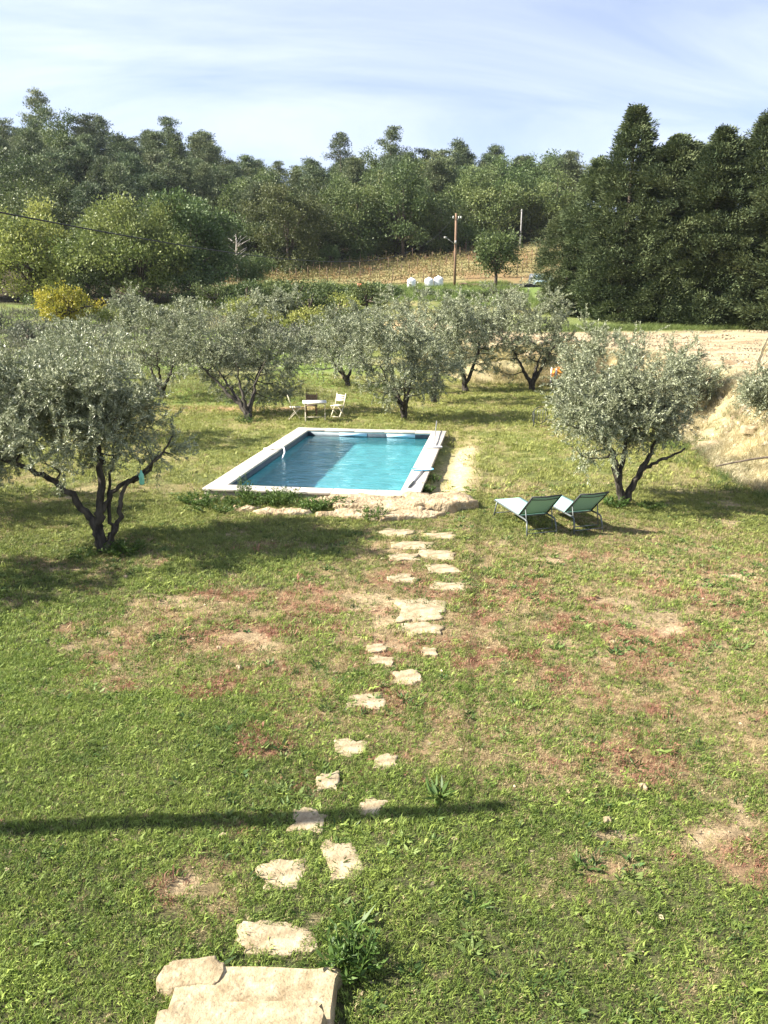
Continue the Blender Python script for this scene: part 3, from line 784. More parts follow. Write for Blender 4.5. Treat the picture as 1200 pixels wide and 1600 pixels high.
# ------------------------------------------------------------------ garden table and chairs
tx, ty = -2.52, 27.95; tz = Tz(tx, ty)
tb = thing('garden_table', (tx, ty, tz), 'pale folding garden table on the grass beyond the pool', 'table', R(6))
b = MB()
for k in range(7): b.box((-.43, -.34 + k * .098, .70), (.43, -.34 + k * .098 + .088, .724))
b.build('table_top', M['white_paint'], tb)
for y_ in (-.2875, .2875):
    b = MB(); b.box((-.40, y_ - .0125, .655), (.40, y_ + .0125, .698)); b.build('apron', M['cream_wood'], tb)
for s in (-1, 1):
    for q in (-1, 1):
        b = MB(); b.bar((s*.37, q*.26, .69), (s*.37, -q*.26 + s*.0, .0), .035, .022) if s > 0 else b.bar((s*.34, q*.26, .69), (s*.34, -q*.26, .0), .035, .022); b.build('leg', M['cream_wood'], tb)
b = MB(); b.bar((-.37, .2, .12), (.37, .2, .12), .02, .03); b.build('stretcher', M['cream_wood'], tb)
def chair(x, y, rz, label, wood):
    t = thing('folding_chair', (x, y, Tz(x, y)), label, 'chair', rz, 'folding chairs round the garden table')
    W = .20
    for s in (-1, 1):
        b = MB(); b.bar((s*W, .20, 0), (s*W, -.10, .45), .022, .04, (1, 0, 0)); b.bar((s*W, -.10, .45), (s*W, -.24, .88), .022, .04, (1, 0, 0)); b.build('back_leg_frame', wood, t)
        b = MB(); b.bar((s*(W-.03), -.24, 0), (s*(W-.03), .20, .44), .02, .035, (1, 0, 0)); b.build('leg', wood, t)
    b = MB()
    for k in range(5): b.box((-W + .01, -.17 + k * .082, .445), (W - .01, -.17 + k * .082 + .07, .462))
    b.build('seat', wood, t)
    Mx = Matrix.Translation((0, -.195, .73)) @ Matrix.Rotation(R(-72), 4, 'X')
    for k in range(3):
        b = MB(); b.box((-W - .005, -.10 + k * .082, -.009), (W + .005, -.10 + k * .082 + .076, .009), Mx); b.build('slat', wood, t)
    for w_, y_, z_ in ((W, .17, .045), (W - .03, -.21, .03)):
        b = MB(); b.bar((-w_, y_, z_), (w_, y_, z_), .02, .03); b.build('stretcher', wood, t)
    return t
chair(-3.30, 28.35, R(-80), 'folding chair at the left end of the table, seen from the side', M['cream_wood'])
chair(-2.72, 28.78, R(180), 'cream folding chair, shaded brown, standing behind the garden table', M['brown_wood'])  # brown wood puts this chair's shade into its colour
chair(-1.72, 28.72, R(146), 'cream folding chair standing apart at the right of the table', M['cream_wood'])
# ------------------------------------------------------------------ olive trees
def smooth_path(pts, n):
    pts = np.asarray(pts, float); m = len(pts)
    if m < 3: return np.linspace(pts[0], pts[-1], n)
    u = np.linspace(0, m - 1, n); out = []
    for t in u:
        i = min(int(t), m - 2); f = t - i
        p0, p1, p2, p3 = pts[max(i-1, 0)], pts[i], pts[i+1], pts[min(i+2, m-1)]
        out.append(.5 * ((2*p1) + (-p0+p2)*f + (2*p0-5*p1+4*p2-p3)*f*f + (-p0+3*p1-3*p2+p3)*f**3))
    return np.array(out)

def olive(base, crown, stems, seed, ntarget, shoots=9, per=26, leaf=.062, label='', group='olive trees on the lawn', upness=.45, extra=(), sink=.05):
    """base (x,y); crown list of lobes (cx,cy,cz,rx,ry,rz) and stems (list of point lists), all relative to the base"""
    rng = np.random.default_rng(seed)
    z0 = Tz(*base)
    t = thing('olive_tree', (base[0], base[1], z0 - sink), label, 'olive tree', 0, group)
    b = MB(); nodes = []; nrad = []
    for st in stems:
        pts = [p[:3] for p in st]; rad = [p[3] for p in st]
        P = smooth_path(pts, 5 * (len(pts) - 1) + 1); Rr = np.interp(np.linspace(0, 1, len(P)), np.linspace(0, 1, len(rad)), rad)
        P[1:-1] += rng.normal(size=(len(P) - 2, 3)) * .018
        b.tube(P, Rr, 8, .35, rng)
        k = len(P) // 3
        nodes += list(P[k:]); nrad += list(Rr[k:])
    # crown points, lobed and uneven
    lob = np.array(crown, float)
    if base[1] > 25: lob[:, 2] -= .16; lob[:, 5] *= 1.12; lob[:, 3] *= 1.08
    vol = lob[:, 3] * lob[:, 4] * lob[:, 5]; vol = vol ** .8 / (vol ** .8).sum()
    tg = []
    ph = rng.random((len(lob), 6)) * 6.28
    while len(tg) < ntarget:
        i = rng.choice(len(lob), p=vol); d = rng.normal(size=3); d /= np.linalg.norm(d)
        az, el = math.atan2(d[1], d[0]), math.asin(d[2])
        wob = 1 + .16 * math.sin(2 * az + ph[i, 0]) + .12 * math.sin(3 * az + 2 * el + ph[i, 1]) + .12 * math.sin(5 * az + ph[i, 2]) * math.cos(3 * el + ph[i, 3])
        r = rng.random() ** .42 * wob
        p = lob[i, :3] + d * lob[i, 3:] * r * (1.1 if base[1] < 20 else 1.2)
        if d[2] < -.5 and rng.random() < (.2 if base[1] > 25 else .45): continue
        if p[2] < .45: continue
        tg.append((p, d, i))
    tg.sort(key=lambda q: np.linalg.norm(q[0] - np.array(nodes[0])))
    LP, LD, LT = [], [], []
    for p, d, i in tg:
        A = np.array(nodes); dist = np.linalg.norm(A - p, axis=1) + .35 * np.maximum(0, A[:, 2] - p[2]) + .012 / (np.array(nrad) + .01)
        j = int(dist.argmin()); a = A[j]; L = np.linalg.norm(p - a)
        mid = a + (p - a) * .5 + np.array((0, 0, -.10 * L)) + rng.normal(size=3) * .06 * L
        P = smooth_path([a, mid, p], 6); r0 = min(nrad[j] * .72, .012 + .018 * L)
        b.tube(P, np.linspace(r0, .005, 6), 4)
        nodes += list(P[2:]); nrad += list(np.linspace(r0, .005, 6)[2:])
        for s in range(shoots + 3):
            o = P[rng.integers(2, 6)] + rng.normal(size=3) * .05
            v = d * .55 + rng.normal(size=3) * .62 + np.array((0, 0, upness * (1.2 if rng.random() < .6 else -.6)))
            v /= np.linalg.norm(v); SL = .20 + .30 * rng.random()
            if d[2] > .3 and rng.random() < .2: SL *= 1.45
            k = int(per * 1.9 * SL / .36)
            f = np.sort(rng.random(k)); droop = np.array((0, 0, -.16)) * SL
            Q = o + np.outer(f, v * SL) + np.outer(f ** 2, droop)
            rv = rng.normal(size=(k, 3)); rv -= np.outer(rv @ v, v); rv /= np.linalg.norm(rv, axis=1)[:, None] + 1e-9
            D = v * .75 + rv * .75; D /= np.linalg.norm(D, axis=1)[:, None]
            LP.append(Q); LD.append(D); LT.append(np.clip(rng.random() * .5 + rng.random(k) * .5, 0, 1))
    b.build('trunk', M['olive_bark'], t, smooth=True)
    c = MB(); P = np.concatenate(LP); D = np.concatenate(LD); n = len(P)
    c.leaves(P, D, leaf * (.7 + .6 * rng.random(n)), leaf * .235 * (.8 + .5 * rng.random(n)), rng, np.concatenate(LT))
    c.build('crown', M['olive_leaf'], t)
    return t

def gen_stems(rng, h, lean=(0, 0), n=3, r=.07, spread=.5):
    """n stems that leave the base together and open into the crown"""
    S = []
    a0 = rng.random() * 6.28
    for k in range(n):
        a = a0 + k * 6.283 / n + rng.normal() * .3; sp = spread * (.7 + .6 * rng.random())
        S.append([(0, 0, 0, r * 1.25), (lean[0]*.25 + .12*sp*math.cos(a), lean[1]*.25 + .12*sp*math.sin(a), h*.3, r),
                  (lean[0]*.6 + .55*sp*math.cos(a), lean[1]*.6 + .55*sp*math.sin(a), h*.62, r * .7), (lean[0] + sp*math.cos(a), lean[1] + sp*math.sin(a), h, r * .4),
                  (lean[0] + 1.6*sp*math.cos(a), lean[1] + 1.6*sp*math.sin(a), h*1.45, r * .22)])
    return S

# the large olive at the left of the picture
olive((-4.97, 12.89), [(-.35, .3, 2.5, 1.3, 1.3, .8), (-1.75, .2, 2.5, 1.05, 1.1, .74), (.5, .3, 2.3, .68, .75, .52), (-.3, .6, 2.9, 1.05, .95, .52), (-2.0, .3, 2.05, .8, .9, .36), (1.25, .05, 1.72, .3, .3, .16)],
  [[(0, 0, 0, 0.096), (-.06, 0, .35, 0.085), (-.16, .02, .68, 0.067), (-.5, -.05, 1.15, 0.056), (-.95, -.1, 1.5, 0.044), (-1.5, -.15, 1.75, 0.031), (-2.1, -.2, 2.1, 0.015)],
   [(0, .02, 0, 0.089), (-.02, .03, .4, 0.081), (.02, .05, .8, 0.074), (.07, .1, 1.3, 0.063), (.05, .15, 1.9, 0.041), (-.1, .2, 2.6, 0.022)],
   [(.05, .05, .75, 0.044), (.25, .1, 1.1, 0.041), (.5, .12, 1.27, 0.037), (.75, .15, 1.33, 0.030), (1.1, .1, 1.75, 0.016)],
   [(.03, -.02, 0, 0.063), (.14, -.05, .18, 0.056), (.32, -.08, .45, 0.044), (.42, -.05, .85, 0.041), (.46, 0, 1.15, 0.033), (.85, .0, 1.5, 0.026), (1.2, 0, 1.8, 0.019), (1.4, 0, 2.1, 0.012)],
   [(.05, .05, .05, 0.044), (.16, .1, .4, 0.037), (.14, .14, .8, 0.033), (.22, .3, 1.5, 0.022), (.3, .4, 2.2, 0.015)]],
  1001, 220, 10, 27, .064, 'large silvery olive tree at the left with several dark twisted stems', upness=.5)
# the olive behind the loungers
olive((5.17, 16.13), [(-.4, .1, 2.15, 1.25, 1.35, .85), (-.1, .3, 2.6, .95, 1.0, .6), (-.95, 0, 1.95, .8, .95, .62), (.65, .1, 1.85, .62, .8, .5)],
  [[(0, 0, 0, .10), (-.08, 0, .4, .085), (-.2, 0, .85, .07), (-.3, .05, 1.2, .055), (-.55, .05, 1.7, .035), (-.8, .05, 2.2, .02)],
   [(.03, 0, 0, .10), (.14, 0, .35, .08), (.3, 0, .75, .065), (.5, .05, 1.1, .05), (.7, .1, 1.6, .035), (.8, .1, 2.2, .02)],
   [(.3, 0, .72, .045), (.55, -.05, .98, .035), (.85, -.1, 1.1, .03), (1.2, -.1, 1.3, .018)],
   [(-.1, 0, .4, .06), (-.05, .1, .9, .05), (0, .15, 1.5, .04), (.05, .2, 2.3, .025), (.1, .2, 3.0, .012)]],
  1002, 150, 10, 27, .062, 'olive tree with a forked trunk just behind the green loungers')
rg = np.random.default_rng(77)
olive((-4.9, 27.9), [(-.7, 2.0, 2.7, 2.0, 1.15, 1.6), (.6, 2.0, 2.1, 1.2, 1.0, 1.1), (-1.9, 1.8, 2.9, 1.2, 1.1, 1.2), (-.2, 2.1, 3.85, .9, .8, .85)], gen_stems(rg, 1.5, (-.4, 1.0), 5, .085, .85), 1003, 150, 9, 22, .08, 'broad silvery olive tree left of the garden table, at the far left pool corner')
olive((.76, 28.4), [(-.5, .1, 2.5, 1.85, 1.6, 1.35), (.6, 0, 2.1, 1.1, 1.2, 1.0), (-1.2, .2, 3.0, 1.1, 1.1, .95)], gen_stems(rg, 1.4, (-.1, 0), 4, .085, .7), 1004, 125, 9, 22, .08, 'olive tree straight behind the far edge of the pool with dark forked stems')
olive((2.13, 32.9), [(0, .2, 2.9, 1.7, 1.5, 1.45), (.5, .2, 3.7, 1.1, 1.1, .8)], gen_stems(rg, 1.6, (.1, 0), 2, .11, .4), 1005, 85, 8, 20, .088, 'olive tree with a short pale trunk just right of the one behind the pool')
olive((-1.7, 37.0), [(-.4, .2, 2.4, 1.7, 1.5, 1.1), (.5, .2, 3.1, 1.2, 1.2, .8)], gen_stems(rg, 1.3, (-.3, 0), 3, .09, .6), 1006, 75, 8, 18, .095, 'low olive tree with a dark leaning trunk behind the garden chairs')
olive((3.9, 37.1), [(-.1, .2, 3.0, 1.9, 1.6, 1.3), (.6, .2, 3.7, 1.2, 1.1, .85), (-1.0, 0, 2.5, 1.1, 1.1, .9)], [[(0, 0, 0, .16), (-.05, 0, .5, .12), (-.2, 0, 1.1, .1), (-.35, 0, 1.8, .07), (-.6, 0, 2.6, .04)], [(.02, 0, .45, .09), (.25, 0, 1.0, .085), (.5, 0, 1.7, .07), (.7, .1, 2.6, .04)]], 1007, 100, 8, 18, .095, 'olive tree whose pale trunk forks in a wide V on the shaded grass')
olive((7.16, 37.6), [(-.3, .2, 3.0, 2.0, 1.8, 1.5), (.5, .2, 3.9, 1.2, 1.1, .9), (.9, 0, 2.5, 1.2, 1.2, 1.0)], gen_stems(rg, 1.6, (0, 0), 3, .11, .7), 1008, 120, 8, 18, .095, 'full olive tree left of the orange cover with shade under it')
olive((10.35, 26.0), [(-.3, 0, 1.25, 1.05, .9, .75), (.0, .1, 2.1, .55, .55, .6)], gen_stems(rg, .8, (0, 0), 3, .06, .35), 1009, 60, 9, 20, .078, 'small upright olive on the bank behind the right hand olive tree', upness=.9)
olive((7.9, 27.5), [(0, 0, 2.3, 1.5, 1.3, 1.05), (-.5, 0, 2.7, .9, .9, .6)], gen_stems(rg, 1.2, (0, 0), 3, .08, .5), 1010, 75, 8, 20, .08, 'olive tree mostly hidden behind the one at the loungers')
olive((10.35, 19.9), [(-.1, 0, .55, 1.0, 1.0, .72)], gen_stems(rg, .5, (0, 0), 3, .06, .4), 1011, 60, 10, 22, .072, 'olive bush at the right edge hanging over the straw bank', upness=.3)
olive((-9.2, 24.0), [(0, 0, 2.3, 1.6, 1.4, 1.2)], gen_stems(rg, 1.3, (0, 0), 3, .08, .6), 1012, 75, 8, 20, .08, 'olive tree directly behind the large left olive, only its top showing')
olive((-9.6, 33.5), [(0, 0, 2.8, 1.6, 1.5, 1.4), (.5, 0, 3.6, .9, .9, .7)], gen_stems(rg, 1.4, (0, 0), 3, .09, .6), 1013, 75, 8, 18, .095, 'olive tree half hidden behind the broad olive left of the table')
olive((-10.3, 15.6), [(0, 0, 2.4, 1.7, 1.5, 1.1)], gen_stems(rg, 1.3, (0, 0), 3, .09, .6), 1014, 85, 8, 22, .075, 'olive tree outside the left edge that shades the lawn')
olive((-9.2, 11.2), [(0, 0, 2.4, 1.4, 1.1, 1.0)], gen_stems(rg, 1.2, (0, 0), 3, .09, .5), 1015, 70, 8, 22, .075, 'olive tree outside the left edge nearer the house')
olive((-7.67, 62.0), [(0, 0, 1.6, 1.15, 1.1, 1.0)], [[(0, 0, 0, .09), (0, 0, .6, .07), (.05, 0, 1.2, .05), (.1, 0, 1.9, .03)]], 1016, 50, 7, 16, .13, 'small young olive tree alone in the terraced field', group='olive trees in the field')
olive((-18.3, 57.0), [(0, 0, 1.5, 1.15, 1.1, 1.35)], [[(0, 0, 0, .09), (0, 0, .6, .07), (.05, 0, 1.2, .05), (.1, 0, 1.9, .03)]], 1017, 50, 7, 16, .13, 'small rounded olive beside the yellow shrub', group='olive trees in the field')
olive((-3.4, 45.5), [(0, 0, 1.6, 1.1, 1.0, .8)], gen_stems(rg, 1.0, (.1, 0), 3, .06, .6), 1018, 22, 6, 12, .11, 'thin sparse olive with bare stems behind the garden table', group='olive trees in the field')
olive((1.4, 47.0), [(0, 0, 2.2, 1.5, 1.3, 1.2)], gen_stems(rg, 1.1, (.1, 0), 3, .08, .6), 1019, 50, 7, 14, .12, 'olive behind the middle trees, below the soil heap', group='olive trees in the field')
olive((7.5, 50.0), [(0, 0, 2.3, 1.7, 1.4, 1.3)], gen_stems(rg, 1.1, (.1, 0), 3, .08, .6), 1020, 55, 7, 14, .12, 'olive seen between the two right hand trees, below the utility pole', group='olive trees in the field')
bt = thing('bottle_trap', (-4.12, 12.75, 1.25), 'pale green bottle hanging from a branch of the large left olive', 'bottle trap')
b = MB(); b.tube([(0, 0, 0), (0, 0, .02), (0, 0, .17), (0, 0, .22), (0, 0, .25)], [.035, .045, .045, .018, .016], 10); b.build('bottle', M['green_glass'], bt, smooth=True)
b = MB(); b.tube([(0, 0, .24), (.0, 0, .29), (-.02, 0, .42)], .004, 4); b.build('string', M['wire'], bt)

# ------------------------------------------------------------------ far trees
def clumps(mb, C, Rr, per, L, W, rng, up=.5, flat=.6, tint0=None):
    """leaf clumps: C centres, Rr radii"""
    n = len(C)
    d = rng.normal(size=(n, per, 3)); d /= np.linalg.norm(d, axis=2)[..., None]
    r = 1.22 * rng.random((n, per, 1)) ** .72
    sc = np.array((1, 1, flat))
    P = C[:, None] + d * r * Rr[:, None, None] * sc
    D = d * .8 + rng.normal(size=d.shape) * .5 + np.array((0, 0, up)); D /= np.linalg.norm(D, axis=2)[..., None]
    t0 = rng.random(n) if tint0 is None else tint0
    tt = np.clip(t0[:, None] * .55 + rng.random((n, per)) * .45, 0, 1)
    m_ = n * per
    mb.leaves(P.reshape(-1, 3), D.reshape(-1, 3), L * (.7 + .6 * rng.random(m_)), W * (.7 + .6 * rng.random(m_)), rng, tt.ravel(), flat=.3)

def make_pine(seed, h=13., bare=.38, rad=2.6, sparse=1.0, leafm='pine_leaf'):
    rng = np.random.default_rng(seed); tr = MB(); cr = MB()
    bend = rng.normal(size=2) * .5
    P = np.array([(bend[0] * (k/6)**2, bend[1] * (k/6)**2, h * k / 6) for k in range(7)]); tr.tube(P, np.linspace(.22, .04, 7), 6)
    C, Rr = [], []
    nb = int(25 * sparse)
    for k in range(nb):
        f = bare + (1 - bare) * (k + rng.random()) / nb
        a = k * 2.4 + rng.normal() * .4
        prof = math.sin(min(1, (f - bare) / (1 - bare) * 1.05 + .25) * math.pi * .9) ** .7
        rr = rad * prof * (.55 + .6 * rng.random()); o = np.array((bend[0] * f*f, bend[1] * f*f, h * f))
        e = o + np.array((rr * math.cos(a), rr * math.sin(a), rr * (.12 + .25 * rng.random())))
        tr.tube([o - (0, 0, .3), (o + e) / 2 - (0, 0, .1), e], [.07, .05, .02], 4)
        for q in range(3):
            C.append(o + (e - o) * (.5 + .25 * q) + rng.normal(size=3) * .2); Rr.append(.62 + .5 * rng.random())
    C.append(np.array((bend[0], bend[1], h + .2))); Rr.append(.6)
    clumps(cr, np.array(C), np.array(Rr), 105, .36, .10, rng, up=.6, flat=.45)
    return tr, cr, 'bark', leafm

def make_broad(seed, h=10., rad=3.2, low=.15, ncl=80, per=85, leaf=.34, leafm='oak_leaf', squash=1.0, crsz=1.0):
    rng = np.random.default_rng(seed); tr = MB(); cr = MB()
    tr.tube([(0, 0, -.4), (0.05, 0, h*.2), (rng.normal()*.2, rng.normal()*.2, h*.55), (0, 0, h*.85)], [.26, .2, .12, .04], 6)
    C, Rr, tn = [], [], []
    zc = h * (low + 1) / 2; wa = .24; hz = h * (1 - low) / 2
    ph = rng.random(5) * 6.28
    for k in range(ncl):
        d = rng.normal(size=3); d /= np.linalg.norm(d)
        if d[2] < -.35 and rng.random() < .4: d[2] *= -1
        az = math.atan2(d[1], d[0])
        wob = 1 + wa * math.sin(2*az + 2*d[2] + ph[0]) + wa * .8 * math.sin(3*az + 4*d[2] + ph[1]) + .15 * math.sin(5*d[2] + ph[2])
        r = (.72 + .28 * rng.random()) * wob
        p = np.array((d[0]*rad, d[1]*rad, d[2]*hz)) * r + (0, 0, zc); p[2] = max(p[2], .5)
        C.append(p); Rr.append((.6 + .6 * rng.random()) * crsz)
        if k % 4 == 0: tr.tube([(0, 0, h*(.2 + .3*rng.random())), p * .55 + np.array((0, 0, zc*.4)), p], [.09, .06, .02], 4)
    clumps(cr, np.array(C), np.array(Rr), per, leaf, leaf * .6, rng, up=.25, flat=.75 * squash)
    return tr, cr, 'bark', leafm

def make_cypress(seed, h=16., rad=2.7, tip=.62, dens=1.0):
    """broad dark hedge conifer: foliage to the ground, feathery sprays, a narrowing top"""
    rng = np.random.default_rng(seed); tr = MB(); cr = MB()
    tr.tube([(0, 0, -.3), (0, 0, h*.5), (0, 0, h*.97)], [.3, .18, .03], 6)
    n = int(430 * dens); C, Rr = [], []
    ph = rng.random(6) * 6.28
    f = rng.random(n) ** 1.08
    for k in range(n):
        z = f[k]; a = rng.random() * 6.283
        prof = 1.0 if z < tip else max(.05, 1 - (z - tip) / (1 - tip)) ** .8
        prof *= .80 + .2 * min(1, z / .12)
        wob = 1 + .14 * math.sin(3*a + ph[0] + z*9) + .13 * math.sin(2*a - z*14 + ph[1]) + .10 * math.sin(5*a + z*23 + ph[2])
        r = rad * prof * wob * (.45 + .57 * rng.random() ** .5)
        C.append((r*math.cos(a), r*math.sin(a), z * h + .2)); Rr.append((.45 + .5 * rng.random() ** 1.4) * (.55 + .45 * min(1, prof * 1.6)))
    for q in range(5):                                       # thin leaders at the top
        a = rng.random() * 6.283; rq = rad * .30 * rng.random(); top = h * (.90 + .12 * rng.random())
        for zq in np.linspace(top - 1.8, top, 7): C.append((rq*math.cos(a), rq*math.sin(a), zq)); Rr.append(.16 + .12 * (top - zq))
    C = np.array(C); n = len(C); Rr = np.array(Rr); per = 135
    out_ = C * np.array((1, 1, 0)); out_ /= np.linalg.norm(out_, axis=1)[:, None] + 1e-6
    d = rng.normal(size=(n, per, 3)); d /= np.linalg.norm(d, axis=2)[..., None]
    P = C[:, None] + d * (rng.random((n, per, 1)) ** .5) * Rr[:, None, None] * np.array((1, 1, .8))
    D = out_[:, None] * .7 + d * .5 + rng.normal(size=d.shape) * .22 + np.array((0, 0, .35)); D /= np.linalg.norm(D, axis=2)[..., None]
    tt = np.clip(rng.random(n)[:, None] * .5 + rng.random((n, per)) * .5, 0, 1)
    m_ = n * per
    cr.leaves(P.reshape(-1, 3), D.reshape(-1, 3), .27 * (.6 + .7 * rng.random(m_)), .075 * (.7 + .6 * rng.random(m_)), rng, tt.ravel())
    return tr, cr, 'bark', 'cypress_leaf'

def proto(name, cat, made):
    tr, cr, bm, lm = made
    t = bpy.data.objects.new(name, None); t['category'] = cat
    return dict(name=name, cat=cat, trunk=tr.mesh('trunk', M[bm], True), crown=cr.mesh('crown', M[lm]))
def plant(pr, x, y, s, rz, label, group=None, sz=None, z=None, cat=None, sxy=None):
    t = thing(pr['name'], (x, y, (Tz(x, y) if z is None else z) - .1), label, cat or pr['cat'], rz, group)
    t.scale = (sxy or s, sxy or s, sz or s)
    for k in ('trunk', 'crown'):
        o = bpy.data.objects.new(k, pr[k]); COL.objects.link(o); o.parent = t
    return t

pines = [proto('pine_tree', 'pine tree', make_pine(500 + k, 13, [.34, .42, .25, .5][k], [2.7, 2.4, 3.0, 2.9][k])) for k in range(4)]
thin_pine = proto('pine_tree', 'pine tree', make_pine(520, 14, .55, 2.6, .55))
oaks = [proto('oak_tree', 'tree', make_broad(540 + k, [9, 8, 10][k], [3.0, 3.3, 2.8][k], .06, 50, 190, .27, crsz=1.3)) for k in range(3)]
scrub = [proto('bush', 'bush', make_broad(560 + k, 4, [2.0, 2.4][k], .02, 45, 70, .26, 'bush_leaf', crsz=.8)) for k in range(2)]
rng = np.random.default_rng(2024)
cnt = 0
pts = []
rows = np.concatenate([np.arange(0, 40, 5.2), np.arange(40, 92, 7.5)])
for ri, dy in enumerate(rows):
    sp = 6.2 if dy < 25 else 7.2
    x = -112 + rng.random() * sp
    while x < 80:
        xx = x + rng.normal() * 1.2; yy = float(hill_start(xx)) + dy + rng.normal() * 1.4; x += sp * (.8 + .4 * rng.random())
        if abs(xx) > .4992 * (yy * .9636 - 3) + 3: continue
        if xx > .20 * yy + 6: continue                           # behind the conifer hedge
        pts.append((xx, yy, dy))
def where(kind, x, y, dy):
    k = x / y
    side = ('cut by the left edge' if k < -.47 else 'far left' if k < -.37 else 'left, behind the yellowing trees' if k < -.24 else 'above the dead tree' if k < -.15 else
            'centre left' if k < -.07 else 'centre' if k < .02 else 'above the white tanks' if k < .08 else 'behind the utility pole' if k < .13 else 'beside the conifer hedge')
    up = ('at the very foot' if dy < 3 else 'in the front rank' if dy < 8 else 'in the second rank' if dy < 13 else 'low on the slope' if dy < 18.5 else 'on the lower slope' if dy < 24 else 'halfway up' if dy < 34 else
          'on the upper slope' if dy < 44 else 'high on the slope' if dy < 60 else 'near the skyline' if dy < 72 else 'on the crest')
    return kind + ' ' + up + ' of the wooded hill, ' + side
for xx, yy, dy in pts:
    r = rng.random(); rz = rng.random() * 6.28
    if dy < 6 and r < .45:
        plant(scrub[rng.integers(2)], xx, yy, .8 + .5 * rng.random(), rz, where('dark bush', xx, yy, dy), 'bushes at the foot of the wood')
    elif r < (.62 if xx < -25 else .46) + (dy > 55) * .12:
        s = .8 + .32 * rng.random() 
        plant(pines[rng.integers(4)], xx, yy, s, rz, where('dark green pine', xx, yy, dy), 'pines in the wood on the hill', sxy=s * (1.0 + .45 * rng.random()))
    else:
        s = .85 + .5 * rng.random()
        plant(oaks[rng.integers(3)], xx, yy, s, rz, where('rounded leafy tree', xx, yy, dy), 'leafy trees in the wood on the hill')
def at_uv(u, D):
    """x of the line of sight through column u (of 1200) at distance D on level ground"""
    return (u - 600) / 1202 * (D * .9636 - 3)
# single trees that stand out on the skyline
for x, y, s, pr, lab in [(-73.5, 180, 1.5, thin_pine, 'tallest pine on the left skyline with a bare leaning trunk showing'),
                         (-62, 182, 1.28, pines[0], 'pointed pine on the left skyline, right of the tallest one'),
                         (-86, 178, .95, thin_pine, 'thin see-through pine near the left edge of the skyline'),
                         (-47.5, 186, 1.3, pines[2], 'dense rounded pine crowning the hilltop'),
                         (-9, 176, 1.28, thin_pine, 'slender pine with sparse crown in the middle of the skyline'),
                         (1.5, 178, 1.32, thin_pine, 'light crowned pine with visible branches near the middle of the skyline'),
                         (17, 178, 1.22, pines[3], 'wide topped pine right of the middle of the skyline'),
                         (23, 172, 1.15, pines[1], 'dark pine with trunks showing below its crown, right of the wide topped one'),
                         (40, 174, 1.25, oaks[0], 'large rounded tree on the skyline left of the conifer hedge')]:
    plant(pr, x, y, s, x * 1.7, lab)
big_oak = proto('oak_tree', 'tree', make_broad(580, 13, 5.2, .04, 85, 260, .29, 'oak_leaf', crsz=1.55))
plant(big_oak, -14.5, 122, 1.0, .5, 'large dark broadleaf tree at the front of the wood, centre left')
plant(big_oak, -33, 118, .8, 2.5, 'dark broadleaf tree at the front of the wood behind the yellowing trees')
# yellowing trees at the left
lefty = proto('walnut_tree', 'tree', make_broad(590, 8.6, 4.6, .03, 80, 260, .28, 'autumn_leaf', crsz=1.4))
greeny = proto('chestnut_tree', 'tree', make_broad(591, 9.4, 5.6, .03, 90, 280, .28, 'green_tree_leaf', crsz=1.5))
greeny2 = proto('oak_tree', 'tree', make_broad(592, 9, 4.6, .03, 80, 250, .28, 'bush_leaf', crsz=1.4))
plant(lefty, -36.0, 82, 1.0, 0, 'yellow green spreading tree at the far left, in front of the wood')
plant(greeny, -24.8, 82, 1.0, 1.0, 'large yellowing green tree, left of the dead tree')
plant(greeny2, -20.5, 87, 1.08, 2.0, 'broad green tree rising behind the large yellowing one')
plant(greeny2, -31, 90, .95, 3.0, 'dull green tree between the two yellowing trees')
plant(lefty, -45, 88, 1.05, 3.6, 'dull yellow tree cut by the left edge of the picture')
plant(oaks[1], -15.2, 92, .6, 1.3, 'small dark leafy tree right of the large yellowing tree')
plant(scrub[0], -29, 78, .9, .3, 'green scrub under the yellowing trees, left clump', 'scrub under the yellowing trees')
plant(scrub[1], -19, 79, .8, .3, 'green scrub under the yellowing trees, right clump', 'scrub under the yellowing trees')
# round tree by the pole
rt = proto('fig_tree', 'tree', make_broad(600, 6.0, 2.75, .30, 75, 75, .30, 'oak_leaf', crsz=.85))
plant(rt, 13.6, 98, 1.0, 0, 'round bushy green tree standing alone right of the utility pole')
# bare dead tree
dt = thing('dead_tree', (-19.6, 108, Tz(-19.6, 108) - .1), 'bare pale dead tree in front of the dark wood', 'dead tree')
rg2 = np.random.default_rng(3); b = MB(); b.tube([(0, 0, 0), (.1, 0, 2), (-.1, 0, 4), (0, 0, 6)], [.16, .13, .09, .03], 6)
for k in range(26):
    z = 1.5 + 4.2 * rg2.random(); a = rg2.random() * 6.28; L = .9 + 1.3 * rg2.random()
    b.tube([(0, 0, z), (L*.5*math.cos(a), L*.5*math.sin(a), z + L*.35), (L*math.cos(a), L*math.sin(a), z + L*.6)], [.06, .04, .02], 4)
b.build('trunk', M['pale_bark'], dt)
